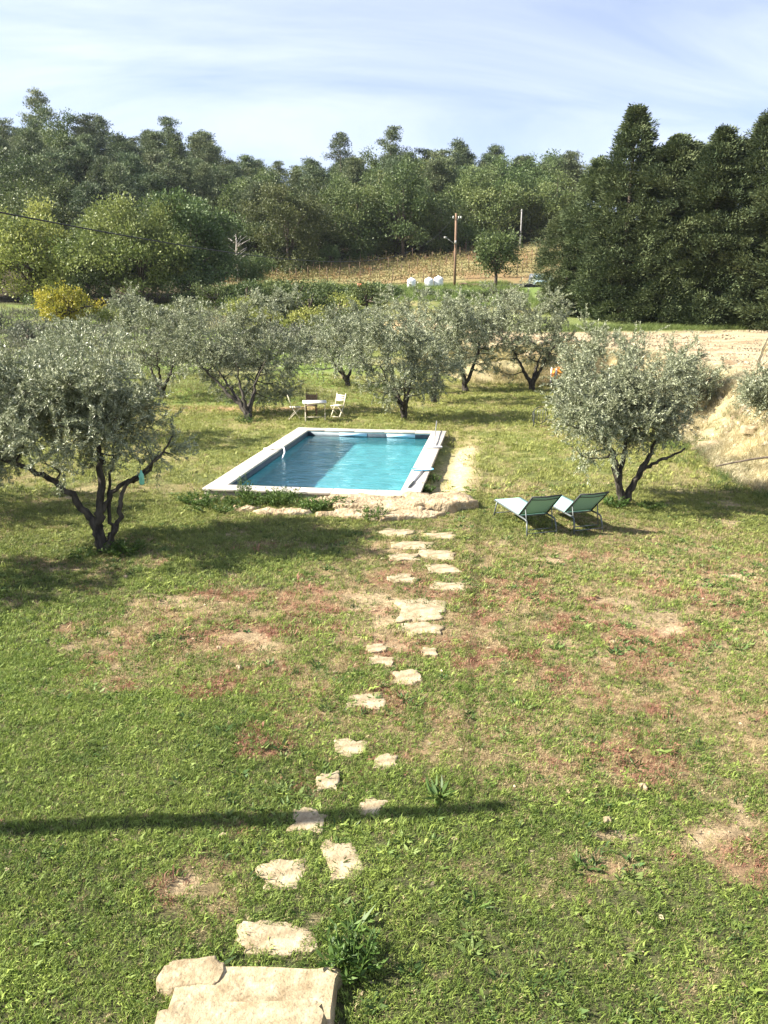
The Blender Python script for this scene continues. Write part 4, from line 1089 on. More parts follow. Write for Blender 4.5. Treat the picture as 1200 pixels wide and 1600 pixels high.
# conifer hedge at the right
cy = [proto('conifer_tree', 'conifer', make_cypress(700, 16.5, 2.75, .52)), proto('conifer_tree', 'conifer', make_cypress(701, 14.5, 2.75, .74)), proto('conifer_tree', 'conifer', make_cypress(702, 15.0, 2.7, .68))]
for pr, x, y, s, sxy, rz, lab in [
  (cy[2], 16.5, 72.0, .62, .92, .3, 'lowest conifer at the left end of the tall hedge'),
  (cy[2], 18.0, 69.8, .84, .92, 1.2, 'conifer second from the left end of the tall hedge'),
  (cy[0], 20.1, 67.5, .99, 1.12, 2.0, 'tallest pointed conifer of the hedge'),
  (cy[1], 23.2, 66, .97, 1.15, 3.1, 'flat topped conifer right of the tallest pointed one'),
  (cy[2], 25.9, 64.0, .95, 1.12, 4.0, 'conifer with a ragged top in the middle of the right half of the hedge'),
  (cy[0], 28.4, 62.5, .92, 1.0, 5.0, 'conifer with a thin spike top near the right edge'),
  (cy[1], 30.6, 60.5, .93, 1.15, .9, 'conifer cut by the right edge of the picture'),
  (cy[2], 34.2, 58.5, .95, 1.0, 2.2, 'last conifer of the hedge, outside the right edge'),
  (cy[1], 22.6, 69.5, .93, 1.1, 2.7, 'shorter conifer filling the hedge behind the tallest one'),
  (cy[1], 28.3, 66.5, .95, 1.15, 5.5, 'shorter conifer filling the hedge behind the ragged one'),
  (cy[1], 25.2, 68.0, .95, 1.1, 4.4, 'conifer in the second line of the hedge, between flat topped and ragged ones')]:
    plant(pr, x, y, s, rz, lab, 'conifers of the tall hedge', sxy=sxy)
# shrubs of the middle distance
yb = proto('shrub', 'shrub', make_broad(610, 2.7, 1.7, .02, 60, 80, .17, 'yellow_leaf', crsz=.45))
plant(yb, -24.2, 60, 1.15, 0, 'bright yellow shrub in the terraced field at the left', sxy=1.05)
sm = [proto('shrub', 'shrub', make_broad(620 + k, 2.0, 1.5, .0, 40, 60, .17, 'bush_leaf', crsz=.5)) for k in range(2)]
gs = proto('shrub', 'shrub', make_broad(630, 1.5, 1.3, .0, 36, 60, .15, 'lavender_leaf', crsz=.45))
ys = proto('shrub', 'shrub', make_broad(631, 1.3, 1.3, .0, 30, 60, .15, 'autumn_leaf', crsz=.45))
for pr, x, y, s, lab, gp in [
  (gs, -29.5, 58, 1.1, 'grey green shrub at the left edge of the terraced field', None), (ys, -20.6, 60.5, .9, 'small dry looking shrub right of the yellow one', None),
  (ys, -9.0, 59.0, 1.0, 'yellowish low shrub left of the young olive', None), (ys, -5.6, 58.5, 1.1, 'yellowish low shrub right of the young olive', None), (sm[0], -5.9, 63.0, 1.15, 'green shrub close behind the young olive', None),
  (ys, -3.6, 66, 1.3, 'yellow green shrub below the dark heap', None), (sm[1], -1.6, 70, 1.2, 'green shrub just left below the dark heap', None), (gs, -8.5, 42.5, .8, 'grey green shrub behind the broad olive tree', None)]:
    plant(pr, x, y, s, x, lab, gp)
for k, (pr, x, y, s_, lab) in enumerate([
  (sm[0], -12.4, 72, 1.25, 'green thicket bush at the left end below the grassy track'), (sm[1], -10.2, 74, 1.35, 'dense green bush behind the young olive, left side'), (sm[0], -7.9, 73, 1.2, 'dense green bush right behind the young olive'),
  (ys, -11.5, 64.5, 1.2, 'yellowish dry bush left of the sandy patch'), (ys, -6.8, 66.5, 1.3, 'yellowish bush between the young olive and the dark heap'), (sm[1], -5.0, 75, 1.2, 'green bush left of the dark heap, lower on the slope'),
  (gs, -13.5, 51, 1.1, 'grey green shrub in the middle of the terraced field'), (gs, -5.5, 48, 1.0, 'grey green shrub behind the sparse olive'), (sm[0], -2.2, 53, .9, 'small green shrub in the field behind the middle olives'),
  (gs, -22.5, 50, 1.0, 'grey shrub at the left of the terraced field'), (sm[1], -27, 66, 1.1, 'green shrub behind the yellow one at the field edge'), (sm[0], -15.5, 74, 1.1, 'green shrub at the field edge under the large yellowing tree')]):
    plant(pr, x, y, s_, k * 1.9, lab)
rng = np.random.default_rng(88)
for k in range(14):
    x = -15.5 + k * 1.25 + rng.normal() * .3; y = 83 + rng.normal() * 1.5
    plant(sm[k % 2], x, y, 0.62 + .25 * rng.random(), k * 1.3, 'green bramble bush in the thicket below the vineyard', 'bramble thicket below the vineyard')
for k in range(9):
    x = 1.8 + k * 1.5 + rng.normal() * .3; y = 84 + rng.normal() * 1.5
    plant(sm[k % 2], x, y, 0.38 + .15 * rng.random(), k * 1.3, 'green bush on the slope below the white tanks', 'bushes below the white tanks')
# lavender rows of the terraced field
lav = []
for k, y in enumerate((41.5, 44.5, 48, 51.5, 55, 59, 63.5, 68)):
    rng = np.random.default_rng(900 + k); xa, xb = -.47 * y - 2, -2.5 - .03 * y
    xs = np.arange(xa, xb, .38); xs = xs[rng.random(len(xs)) < .88]
    yy_ = y + rng.normal(size=len(xs)) * .08 + .03 * xs
    C = np.stack([xs, yy_, T(xs, yy_) + .3], 1); b = MB()
    clumps(b, C, .42 + .16 * rng.random(len(xs)), 80, .22, .05, rng, up=1.0, flat=.75)
    o = b.build('lavender_row', M['lavender_leaf'])
    tag(o, ['nearest', 'second', 'third', 'fourth', 'fifth', 'sixth', 'seventh', 'farthest'][k] + ' grey green row of low plants in the terraced field, counted from the pool', 'plant row', 'rows of low plants in the terraced field')
# ------------------------------------------------------------------ vineyard
rng = np.random.default_rng(31)
vb = MB(); first = None
for r in range(7):
    y0 = 106 + r * 3.6
    xs = np.arange(-22 + r * 1.2, 31, .6); xs = xs[rng.random(len(xs)) < .85]; ys_ = y0 + .28 * np.maximum(0, xs) * .35 + rng.normal(size=len(xs)) * .12
    C = np.stack([xs, ys_, T(xs, ys_) + .55 + .15 * rng.random(len(xs))], 1)
    clumps(vb, C, .45 + .25 * rng.random(len(xs)), 46, .2, .13, rng, up=.4, flat=1.1)
    for x in np.arange(-20 + r * 1.3, 30, 4.2):
        yy_ = y0 + .098 * max(0, x)
        if first is None:
            b = MB(); b.tube([(0, 0, -.2), (.01, 0, 1.0), (0, .01, 1.75)], [.05, .05, .045], 5); first = b.mesh('vineyard_post', M['brown_wood'])
        o = bpy.data.objects.new('vineyard_post', first); COL.objects.link(o); o.location = (x, yy_, Tz(x, yy_)); o.rotation_euler = (rng.normal() * .05, rng.normal() * .05, rng.random() * 6)
        o.scale = (1, 1, .9 + .3 * rng.random())
        tag(o, 'thin wooden post in the %s row of autumn vines, %s' % (('nearest', 'second', 'third', 'fourth', 'fifth', 'sixth', 'topmost')[r], 'left end' if x < -14 else 'left of the red trailer' if x < -4 else 'above the red trailer' if x < 1 else 'above the white tanks' if x < 8 else 'behind the utility pole' if x < 12 else 'behind the round tree' if x < 19 else 'right end'), 'post', 'posts of the vineyard rows')
tag(vb.build('vine_foliage', M['vine_leaf']), 'brown and green autumn vines on the slope below the wood', kind='stuff')

# ------------------------------------------------------------------ poles and wires
x, y = 8.44, 96.0; z = Tz(x, y)
pl = thing('utility_pole', (x, y, z), 'brown wooden utility pole in front of the vineyard', 'utility pole', group=None)
b = MB(); b.tube([(0, 0, -.3), (.02, 0, 4), (.0, 0, 8.3)], [.17, .15, .12], 8); b.build('post', M['pole_wood'], pl, smooth=True)
b = MB(); b.bar((-.06, -.12, 7.9), (-.35, -.15, 7.85), .05); b.bar((.05, -.1, 7.6), (.55, -.12, 7.75), .05); b.build('bracket', M['frame'], pl)
for q in (-.35, .55, .3):
    b = MB(); b.tube([(q, -.15, 7.72), (q, -.15, 7.8), (q, -.15, 7.92), (q, -.15, 8.0)], [.04, .07, .05, .02], 8); b.build('insulator', M['white_paint'], pl)
b = MB(); b.box((-.12, -.2, 4.9), (.12, -.13, 5.3)); b.build('junction_box', M['grey_pole'], pl)
b = MB(); b.bar((-.1, -.1, 4.9), (-1.15, -.3, 5.6), .07); b.box((-1.4, -.42, 5.5), (-1.05, -.2, 5.72)); b.build('lamp_arm', M['grey_pole'], pl)
zt = z + 7.85
x2, y2 = 22.3, 133.0
p2 = thing('utility_pole', (x2, y2, Tz(x2, y2)), 'slim pale pole at the edge of the dark wood, left of the conifer hedge', 'utility pole')
b = MB(); b.tube([(0, 0, -.3), (0, 0, 6.0)], [.13, .09], 8); b.build('post', M['grey_pole'], p2, smooth=True)
b = MB(); b.bar((-.25, -.1, 5.8), (.25, -.1, 5.8), .05); b.build('bracket', M['frame'], p2)
x3, y3 = -7.0, 5.2
p3 = thing('utility_pole', (x3, y3, Tz(x3, y3)), 'wooden utility pole outside the left edge whose shadow crosses the lawn', 'utility pole')
b = MB(); b.tube([(0, 0, -.3), (.02, 0, 3), (.0, 0, 6.05)], [.115, .105, .09], 10); b.build('post', M['pole_wood'], p3, smooth=True)
b = MB(); b.bar((.05, -.05, 5.7), (.16, .0, 5.72), .03); b.build('bracket', M['frame'], p3)
def wire(a, c, sag, name, label, r=.014, n=60):
    a, c = np.array(a), np.array(c); t_ = np.linspace(0, 1, n)[:, None]
    P = a + (c - a) * t_; P[:, 2] -= (4 * sag * t_ * (1 - t_))[:, 0]
    b = MB(); b.tube(P, r, 5); return tag(b.build(name, M['wire']), label, 'wire')
wire((x3 + .15, y3, 5.72), (x - .35, y - .15, zt), 2.75, 'overhead_wire', 'black overhead cable sagging from the upper left to the utility pole', .013)
wire((x + .55, y - .12, zt - .1), (x2 - .2, y2 - .1, Tz(x2, y2) + 5.8), 1.0, 'overhead_wire', 'thin cable from the wooden pole up to the pale pole by the wood', .016)

# ------------------------------------------------------------------ things by the track
def tank(x, y, s, label, flat=0):
    t = thing('water_tank', (x, y, Tz(x, y) - .03), label, 'tank', 0, 'white tanks by the track')
    b = MB(); w_ = .5 * s; rs = [.44, .49, .5, .5, .49, .42, .25, .12]; hs = [0, .05, .3, .7, .9, 1.0, 1.08, 1.12]
    n = 16; a = np.arange(n) * 2 * np.pi / n; e = .6
    cxs, sys_ = np.sign(np.cos(a)) * np.abs(np.cos(a)) ** e, np.sign(np.sin(a)) * np.abs(np.sin(a)) ** e
    V = np.concatenate([np.stack([cxs * r_ * s, sys_ * r_ * s, np.full(n, h_ * s)], 1) for r_, h_ in zip(rs, hs)])
    b.add(V, [(i*n+k, i*n+(k+1) % n, (i+1)*n+(k+1) % n, (i+1)*n+k) for i in range(len(rs)-1) for k in range(n)]); o = b.build('body', M['white_plastic'], t, smooth=True)
    b = MB(); b.tube([(0, 0, 1.1*s), (0, 0, 1.2*s)], [.13*s, .11*s], 10); b.build('cap', M['white_paint'], t)
    b = MB(); b.tube([(0, -.5*s, .12), (0, -.62*s, .1)], .04, 8); b.build('outlet', M['dark_trim'], t)
tank(3.33, 97, 1.08, 'white round topped tank standing alone, left of the other two')
tank(5.45, 97, 1.06, 'white tank on the left of the touching pair by the pole')
tank(6.62, 97.4, 1.15, 'white tank on the right of the touching pair by the pole')
# small red trailer
x, y = -2.6, 97.2
t = thing('small_trailer', (x, y, Tz(x, y)), 'small red open trailer on the grass beside the track', 'trailer')
b = MB(); b.box((-.6, -.4, .32), (.6, .4, .38)); b.build('floor', M['red'], t)
for lo, hi in (((-.6, -.42, .38), (.6, -.38, .72)), ((-.6, .38, .38), (.6, .42, .72)), ((-.62, -.4, .38), (-.58, .4, .72)), ((.58, -.4, .38), (.62, .4, .72))):
    b = MB(); b.box(lo, hi); b.build('side_panel', M['red'], t)
for s in (-1, 1):
    b = MB(); a = np.linspace(0, 6.283, 13)[:-1]; b.tube([(0, s*.44, .2), (0, s*.52, .2)], .2, 12); b.build('wheel', M['rubber'], t)
b = MB(); b.bar((.6, 0, .34), (1.3, 0, .3), .05); b.build('drawbar', M['frame'], t)
# dark heap under a tarpaulin
x, y = -.6, 88; n = 26; rng = np.random.default_rng(6)
o = slab('tarpaulin_heap', (x, y, Tz(x, y) - .1), 1.95, 1.1, .75, 640, M['tarp'], jag=.3, dome=.35, bumpy=.12, sq=.4); tag(o, 'dark heap under a torn plastic sheet with a pale patch', 'heap')
b = MB(); b.add([(-1.6, -1.2, .3), (-.1, -1.18, .25), (-.3, -.95, .95), (-1.3, -.98, .98), (-.3, -.3, 1.16), (-1.2, -.3, 1.18)], [(0, 1, 2, 3), (3, 2, 4, 5)]); b.build('pale_sheet', M['white_plastic'], o)
# pale blocks and the white trailer at the right end of the track
for k, (x, y, w_, h_, lab) in enumerate([(14.6, 96.6, 1.7, .28, 'long pale stone block right of the round tree'), (16.1, 96.8, .9, .42, 'short pale stone block next to the long one')]):
    b = MB(); b.box((-w_/2, -.3, 0), (w_/2, .3, h_)); o = b.build('stone_block', M['concrete']); o.location = (x, y, Tz(x, y) - .02); bevel(o, .03); tag(o, lab, 'stone block')
x, y = 9.6, 97
o = slab('log', (x, y, Tz(x, y)), .5, .25, .4, 650, M['brown_wood'], jag=.4, dome=.1, bumpy=.05); tag(o, 'brown log lying right of the utility pole', 'log')
o = slab('log', (11.1, 97.3, Tz(11.1, 97.3)), .75, .22, .28, 651, M['brown_wood'], jag=.4, dome=.08, bumpy=.05); tag(o, 'longer dark log nearer the round tree', 'log')
x, y = 17.0, 95.6
o = slab('tarpaulin_heap', (x, y, Tz(x, y) - .05), .85, .6, .35, 652, M['rubber'], jag=.3, dome=.12, bumpy=.05); tag(o, 'low black covered heap beside the white van', 'heap')
x, y = 18.9, 95.8
t = thing('parked_van', (x, y, Tz(x, y)), 'small white and pale blue van parked beside the conifer hedge', 'van', R(8))
b = MB(); prof = [(-1.35, .3), (1.5, .3), (1.52, .75), (1.05, .9), (.72, 1.42), (-1.3, 1.48), (-1.42, .8)]
n = len(prof); V = [(px, -.75, pz) for px, pz in prof] + [(px, .75, pz) for px, pz in prof]; b.add(V, [(k, (k+1) % n, n+(k+1) % n, n+k) for k in range(n)]); b.f.append(np.array([tuple(range(n))])); b.f.append(np.array([tuple(range(2*n-1, n-1, -1))]))
bevel(b.build('body', M['white_paint'], t), .06)
for lo, hi in (((-1.15, -.765, .95), (-.35, -.752, 1.32)), ((-.2, -.765, .95), (.6, -.752, 1.32))):
    b = MB(); b.box(lo, hi); b.build('window', M['pale_blue'], t)
b = MB(); b.box((-1.3, -.77, .38), (.95, -.752, .72)); b.build('lower_panel', M['pale_blue'], t)
for q in (-.9, 1.0):
    for s in (-1, 1):
        b = MB(); b.tube([(q, s*.66, .3), (q, s*.78, .3)], .3, 12); b.build('wheel', M['rubber'], t)
# orange cover among the olives
x, y = 9.0, 39.0; z = Tz(x, y)
t = thing('covered_cart', (x, y, z), 'orange cover over a small cart behind the right hand olive tree', 'covered cart', R(10))
b = MB(); nn = 9; V = []
for j in range(nn):
    for i in range(nn):
        u, v = -1 + 2*i/(nn-1), -1 + 2*j/(nn-1); V.append((u*.55, v*.45, 1.02 - .22 * (u*.6 + .4)**2 - .55 * max(abs(u), abs(v))**6 + .03 * math.sin(5*u + 3*v)))
b.add(V, [(j*nn+i, j*nn+i+1, (j+1)*nn+i+1, (j+1)*nn+i) for j in range(nn-1) for i in range(nn-1)]); b.build('cover', M['orange'], t, smooth=True)
b = MB(); b.box((-.45, -.36, .3), (.45, .36, .6)); bevel(b.build('tray', M['frame'], t), .03)
for s in (-1, 1):
    b = MB(); b.tube([(s*.2, -.38, .2), (s*.2, -.44, .2)], .2, 10); b.build('wheel', M['rubber'], t)
    b = MB(); b.bar((-.52, s*.3, 0), (-.52, s*.3, .95), .07); b.build('post', M['white_paint'], t)
# dark folded chair left of the right hand olive
x, y = 5.55, 27.0
t = thing('folded_chair', (x, y, Tz(x, y)), 'dark metal garden chair tipped over at the edge of the shade', 'chair', R(25))
b = MB(); a = np.linspace(0, 6.283, 15)
b.tube(np.stack([.33*np.cos(a), .1 + 0*a, .32 + .30*np.sin(a)], 1), .016, 6); b.build('frame', M['dark_trim'], t)
b = MB(); b.tube([(-.3, .1, .18), (-.45, -.3, .02), (.4, -.3, .02), (.3, .1, .18)], .016, 6); b.tube([(-.3, .1, .48), (-.5, -.25, .35), (-.55, -.3, .02)], .016, 6); b.build('leg', M['dark_trim'], t)
b = MB()
for k in range(5): b.tube([(-.24 + k * .12, .1, .08), (-.24 + k * .12, .09, .55)], .008, 5)
b.build('seat', M['frame'], t)

# ------------------------------------------------------------------ bank details
rng = np.random.default_rng(12)
def blades_bank(n, xr, yr, cond, name, lab, cols, srcs, smin, smax, seed):
    rng = np.random.default_rng(seed); x = rng.uniform(*xr, n); y = rng.uniform(*yr, n)
    k = cond(x, y, rng) & in_view(x, y, 1.2); x, y = x[k], y[k]; n = len(x)
    c = np.array(cols); t_ = rng.random((n, 1)); sh = c[0] + (c[1] - c[0]) * t_
    sh = sh * (.35 + 1.2 * fbm(x, y, .7, seed, 4))[:, None]
    P = np.stack([x, y, ground_z(x, y) - .01], 1)
    return scatter(name, P, rng.random(n) * 6.283, rng.uniform(smin, smax, n), sh, srcs, lab, seed=seed)
G = M['grass']
long_t = [tuft('long_blades', G, 12, .34, .009, .10, 1.1, 40 + k) for k in range(3)]
mow_t = [tuft('lawn_blades', G, 12, .055, .0055, .045, .75, 50 + k) for k in range(4)]
clover_t = [tuft('leafy_blades', G, 8, .038, .012, .05, 1.4, 60 + k, True) for k in range(2)]
mid_t = [tuft('meadow_blades', G, 11, .10, .014, .10, 1.0, 70 + k) for k in range(3)]
blades_bank(42000, (8, 16), (13, 42), lambda x, y, r: (bank_f(x, y) > -.25) & (bank_f(x, y) < 3.3) & (fbm(x, y, 1.0, 7, 3) > .32), 'straw_grass', 'pale dry grass hanging down the earth bank at the right', ((.38, .33, .18), (.72, .65, .43)), long_t, .55, 1.1, 1)
blades_bank(9000, (6, 16), (12, 42), lambda x, y, r: (bank_f(x, y) > -1.0) & (bank_f(x, y) < 1.3) & (fbm(x, y, 1.1, 17, 3) > .53 - .10 * (bank_f(x, y) < .1)), 'bank_weeds', 'green weeds at the foot of the earth bank', ((.05, .10, .025), (.14, .2, .06)), long_t, .5, .95, 2)
blades_bank(7000, (4, 36), (56, 66), lambda x, y, r: np.abs(y - .12 * (x - 15) - 60.5 - (fbm(x, y, 3, 5) - .5) * 2) < 2.0, 'field_edge_grass', 'strip of green grass between the ploughed field and the hedge', ((.09, .14, .03), (.2, .24, .08)), long_t, .9, 1.8, 3)
blades_bank(26000, (-48, 12), (33, 80), lambda x, y, r: (x < 3 + (y - 42) * .15) & (bank_f(x, y) < 2.0) & (fbm(x, y, 3, 27, 3) > .40) & (np.abs(((y - .03 * x - 41.5) / 3.55) % 1 - .5) < .34), 'meadow_grass', 'rough grass of the terraced field', ((.11, .15, .04), (.34, .32, .15)), long_t, .8, 1.7, 4)
blades_bank(9000, (-20, 16), (76, 104), lambda x, y, r: r.random(len(x)) < .9, 'slope_grass', 'green grass along the track and slope', ((.09, .16, .03), (.22, .26, .08)), long_t, 1.2, 2.2, 5)
blades_bank(9000, (-2, 11), (37.5, 47), lambda x, y, r: (bank_f(x, y) > -.6) & (fbm(x, y, 1.6, 37, 3) > .40), 'back_bank_grass', 'half dry grass on the low bank behind the olive trees', ((.2, .2, .07), (.5, .42, .22)), long_t, .7, 1.4, 6)
def clod(name, seed):
    rng = np.random.default_rng(seed); b = MB(); n = 7; V = []; a = np.arange(n) * 6.283 / n
    for rr_, zz_ in ((1, -.3), (1.05, .2), (.7, .62)): V += [(rr_ * math.cos(q) * (.7 + .6 * rng.random()), rr_ * math.sin(q) * (.7 + .6 * rng.random()), zz_ + .2 * rng.normal()) for q in a]
    V.append((0, 0, .8)); b.add(V, [(i*n+k, i*n+(k+1) % n, (i+1)*n+(k+1) % n, (i+1)*n+k) for i in range(2) for k in range(n)]); b.f.append(np.array([(2*n+k, 2*n+(k+1) % n, 3*n) for k in range(n)]))
    return bpy.data.objects.new(name, b.mesh(name, G))
ros = []
for q in range(4):
    rg4 = np.random.default_rng(950 + q); b = MB(); n_ = 9 + 3 * q; a = rg4.random(n_) * 6.283
    D = np.stack([np.cos(a), np.sin(a), .25 + .6 * rg4.random(n_)], 1); D /= np.linalg.norm(D, axis=1)[:, None]
    b.leaves(rg4.normal(size=(n_, 3)) * np.array((.012, .012, .002)), D, .075 * (.6 + .8 * rg4.random(n_)), .022 * (.7 + .6 * rg4.random(n_)), rg4)
    ros.append(bpy.data.objects.new('rosette_%d' % q, b.mesh('rosette', G)))
fl = []
for q in range(3):
    rg4 = np.random.default_rng(970 + q); b = MB(); b.leaves(np.array([(0, 0, .012)]), np.array([(.9, .1, .2)]), .05, .022, rg4); fl.append(bpy.data.objects.new('leaf_%d' % q, b.mesh('leaf', G)))
onlawn = lambda x, y, r: (bank_f(x, y) < -.2) & ~((pool_uv(x, y)[0] > -.1) & (pool_uv(x, y)[0] < POOL_W + .1) & (pool_uv(x, y)[1] > -.1) & (pool_uv(x, y)[1] < POOL_L + .1))
blades_bank(5200, (-9, 9), (3.6, 18), lambda x, y, r: onlawn(x, y, r) & (fbm(x, y, 1.3, 67, 4) > .47), 'lawn_weeds', 'small leafy weeds and clover scattered in the lawn', ((.07, .14, .04), (.24, .30, .09)), ros, .5, 1.35, 10)
blades_bank(2600, (-9, 9), (3.6, 16), lambda x, y, r: onlawn(x, y, r) & (fbm(x, y, .9, 69, 4) > .5), 'dark_tufts', 'darker coarse grass tufts scattered in the lawn', ((.04, .085, .02), (.12, .17, .05)), mid_t, .5, 1.1, 11)
blades_bank(4200, (-12, 12), (3.6, 26), onlawn, 'fallen_leaves', 'dry fallen leaves and straw bits on the lawn', ((.16, .10, .05), (.62, .52, .33)), fl, .5, 1.5, 12)
clods = [clod('clod_%d' % k, k) for k in range(5)]
blades_bank(26000, (3, 40), (22, 60), lambda x, y, r: (bank_f(x, y) > 2.0) & (fbm(x, y, 1.5, 47, 4) > .42) & (y - .12 * (x - 15) < 58), 'field_clods', 'clods of dry earth on the ploughed field', ((.32, .26, .16), (.48, .40, .27)), clods, .02, .085, 7)
blades_bank(5000, (8, 16), (13, 42), lambda x, y, r: (bank_f(x, y) > -.3) & (bank_f(x, y) < 2.8) & (fbm(x, y, 1.1, 57, 3) > .5), 'bank_stones', 'small pale stones and lumps on the earth bank', ((.34, .26, .16), (.6, .52, .38)), clods, .02, .10, 8)
blades_bank(9000, (-10, 10), (4, 17), lambda x, y, r: lawn_masks(x, y)[0] + lawn_masks(x, y)[1] > .5, 'lawn_crumbs', 'crumbs of earth and gravel on the dry parts of the lawn', ((.26, .19, .11), (.55, .45, .3)), clods, .005, .016, 9)
o = thing('fallen_branch', (9.1, 18.6, Tz(9.3, 18.6) + .1), 'thin bare branch lying across the foot of the straw bank', 'branch')
b = MB(); P = [(-.75, .35, -.03), (-.2, .1, .16), (.35, -.05, .28), (1.0, -.15, .26), (1.7, -.3, .3)]; b.tube(smooth_path(P, 12), np.linspace(.02, .035, 12), 6); b.build('limb', M['bark'], o)
o = thing('dry_reed', (12.1, 25.2, Tz(12.1, 25.2)), 'tall dry reed clump with a bent plume on top of the bank', 'reed')
b = MB(); rg3 = np.random.default_rng(5)
for k in range(14): b.tube([(rg3.normal()*.05, rg3.normal()*.05, 0), (rg3.normal()*.06, 0, .6), (.08 + rg3.normal()*.06, 0, 1.1), (.25 + rg3.normal()*.08, 0, 1.55)], [.012, .01, .008, .004], 4)
b.build('stalk', M['straw'], o)
b = MB(); Pq = np.stack([.1 + .25 * rg3.random(260) ** 1.2, rg3.normal(size=260) * .03, np.zeros(260)], 1); Pq[:, 2] = .95 + (Pq[:, 0] - .1) * 2.4 + rg3.normal(size=260) * .05
b.leaves(Pq, np.tile(np.array((.35, 0, .93)), (260, 1)) + rg3.normal(size=(260, 3)) * .2, .12, .014, rg3); b.build('plume', M['straw'], o)
o = slab('rock', (10.35, 21.3, Tz(10.35, 21.3) - .02), .34, .22, .05, 660, M['stone'], jag=.4, dome=.05, bumpy=.03, crease=80); tag(o, 'white stone on top of the straw bank', 'rock', None)
o = slab('rock', (9.9, 22.4, Tz(9.9, 22.4) - .02), .4, .22, .05, 661, M['stone'], jag=.4, dome=.06, bumpy=.03, crease=80); tag(o, 'pale flat stone at the crest of the bank beside the right hand olive', 'rock', None)

# ------------------------------------------------------------------ weeds
def weed(x, y, h, w_, n, seed, label, rosette=False, leaf=.12, lw=.03, cat='weed', group=None):
    rng = np.random.default_rng(seed); t = thing('weed_plant', (x, y, Tz(x, y) - .01), label, cat, 0, group); b = MB(); st = MB()
    if rosette:
        a = rng.random(n) * 6.283; D = np.stack([np.cos(a), np.sin(a), .35 + .5 * rng.random(n)], 1); D /= np.linalg.norm(D, axis=1)[:, None]
        b.leaves(rng.normal(size=(n, 3)) * np.array((.03, .03, .004)), D, leaf * (.7 + .6 * rng.random(n)), lw, rng)
    else:
        k = max(5, n // 16)
        for q in range(k):
            a = rng.random() * 6.28; r = w_ * math.sqrt(rng.random()); p0 = np.array((r * math.cos(a) * .6, r * math.sin(a) * .6, 0)); hh = h * (.5 + .5 * rng.random()) * (1.15 - r / w_ * .5)
            p1 = p0 + np.array((r * math.cos(a) * .5, r * math.sin(a) * .5, hh)); st.tube([p0, (p0 + p1) / 2 + (0, 0, .03), p1], [.006, .005, .003], 4)
            f = .15 + .85 * rng.random(16); Q = p0 + np.outer(f, p1 - p0); aa = rng.random(16) * 6.28; D = np.stack([np.cos(aa), np.sin(aa), .4 + .6 * rng.random(16)], 1); D /= np.linalg.norm(D, axis=1)[:, None]
            b.leaves(Q, D, leaf * (.6 + .7 * rng.random(16)), lw, rng)
        st.build('stem', M['weed_leaf'], t)
    b.build('leaf_mass', M['weed_leaf'], t)
    return t
for i, (x, y, h, w_, n, lab) in enumerate([
  (-3.05, 16.5, .72, .22, 260, 'tall pale tipped weed in front of the left part of the pool edge'), (-2.95, 16.2, .35, .5, 900, 'wide weed clump below the tall pale tipped weed'),
  (-2.3, 16.15, .45, .42, 900, 'dense green weed clump before the pool edge, left of the rock slab'), (-2.0, 16.6, .25, .35, 400, 'low weed tuft touching the pool edge above the dense clump'),
  (-1.5, 15.65, .38, .38, 800, 'dense weed clump at the left end of the rock ledge'), (-.95, 15.9, .28, .3, 500, 'small weed clump growing on the rock slab'),
  (-.2, 15.05, .30, .35, 600, 'weed clump in the gap between two low rocks'), (-4.0, 16.3, .3, .5, 800, 'spreading weeds at the left near pool corner'), (-3.6, 15.7, .25, .6, 700, 'low spreading weeds below the left pool corner'),
  (.98, 17.4, .22, .2, 300, 'narrow weed clump against the right side of the coping'), (1.25, 18.6, .2, .2, 250, 'small weeds beside the coping near the skimmer net'),
  (-4.5, 12.75, .28, .4, 600, 'fresh weeds at the right of the large olive trunk'), (-5.2, 12.6, .16, .3, 300, 'low weeds at the left of the large olive trunk'),
  (5.0, 15.95, .26, .32, 500, 'weeds round the foot of the forked olive behind the loungers'), (5.7, 15.9, .2, .35, 400, 'low weeds right of the forked olive trunk'),
  (-4.9, 27.7, .3, .5, 500, 'weeds round the foot of the broad olive by the table'), (.1, 37, .6, .9, 800, 'green weeds behind the garden chairs'),
  (-.22, 4.12, .34, .2, 420, 'leafy green weed at the right end of the lower stone step')]):
    weed(x, y, h, w_, n, 700 + i, lab, leaf=.075 if h > .2 else .055, lw=.02)
for i, (x, y, n, lf, lab) in enumerate([(.49, 6.0, 26, .17, 'spiky green rosette weed right of the path above the shadow line'), (1.58, 5.06, 20, .12, 'bright rosette weed on the right part of the lawn'), (1.14, 4.07, 16, .10, 'small pale rosette weed near the bottom right'),
    (.66, 4.65, 22, .13, 'upright grassy tuft in the lawn right of the steps'), (-.2, 4.5, 24, .16, 'long bladed tuft beside the half round stepping stone'), (-1.15, 4.18, 24, .14, 'grassy tuft behind the rounded stone lump'),
    (1.9, 5.8, 22, .11, 'green rosette weed at the edge of the sandy patch'), (-.35, 5.55, 16, .12, 'sprawling weed below the shadow, between two stones'), (-.15, 4.75, 16, .1, 'small bright weed on the lawn above the leafy weed'),
    (-2.75, 5.2, 18, .1, 'small weed in the lawn on the left below the shadow'), (2.4, 6.4, 18, .1, 'dark weed in the lawn near the right edge'), (.85, 9.7, 12, .1, 'yellow green little weed right of the path in dry grass'), (.1, 12.1, 14, .12, 'bluish thistle rosette left of the path'), (1.3, 10.9, 14, .12, 'bluish thistle rosette right of the white ragged stone')]):
    weed(x, y, 0, 0, n, 760 + i, lab, True, lf, lf * .16)

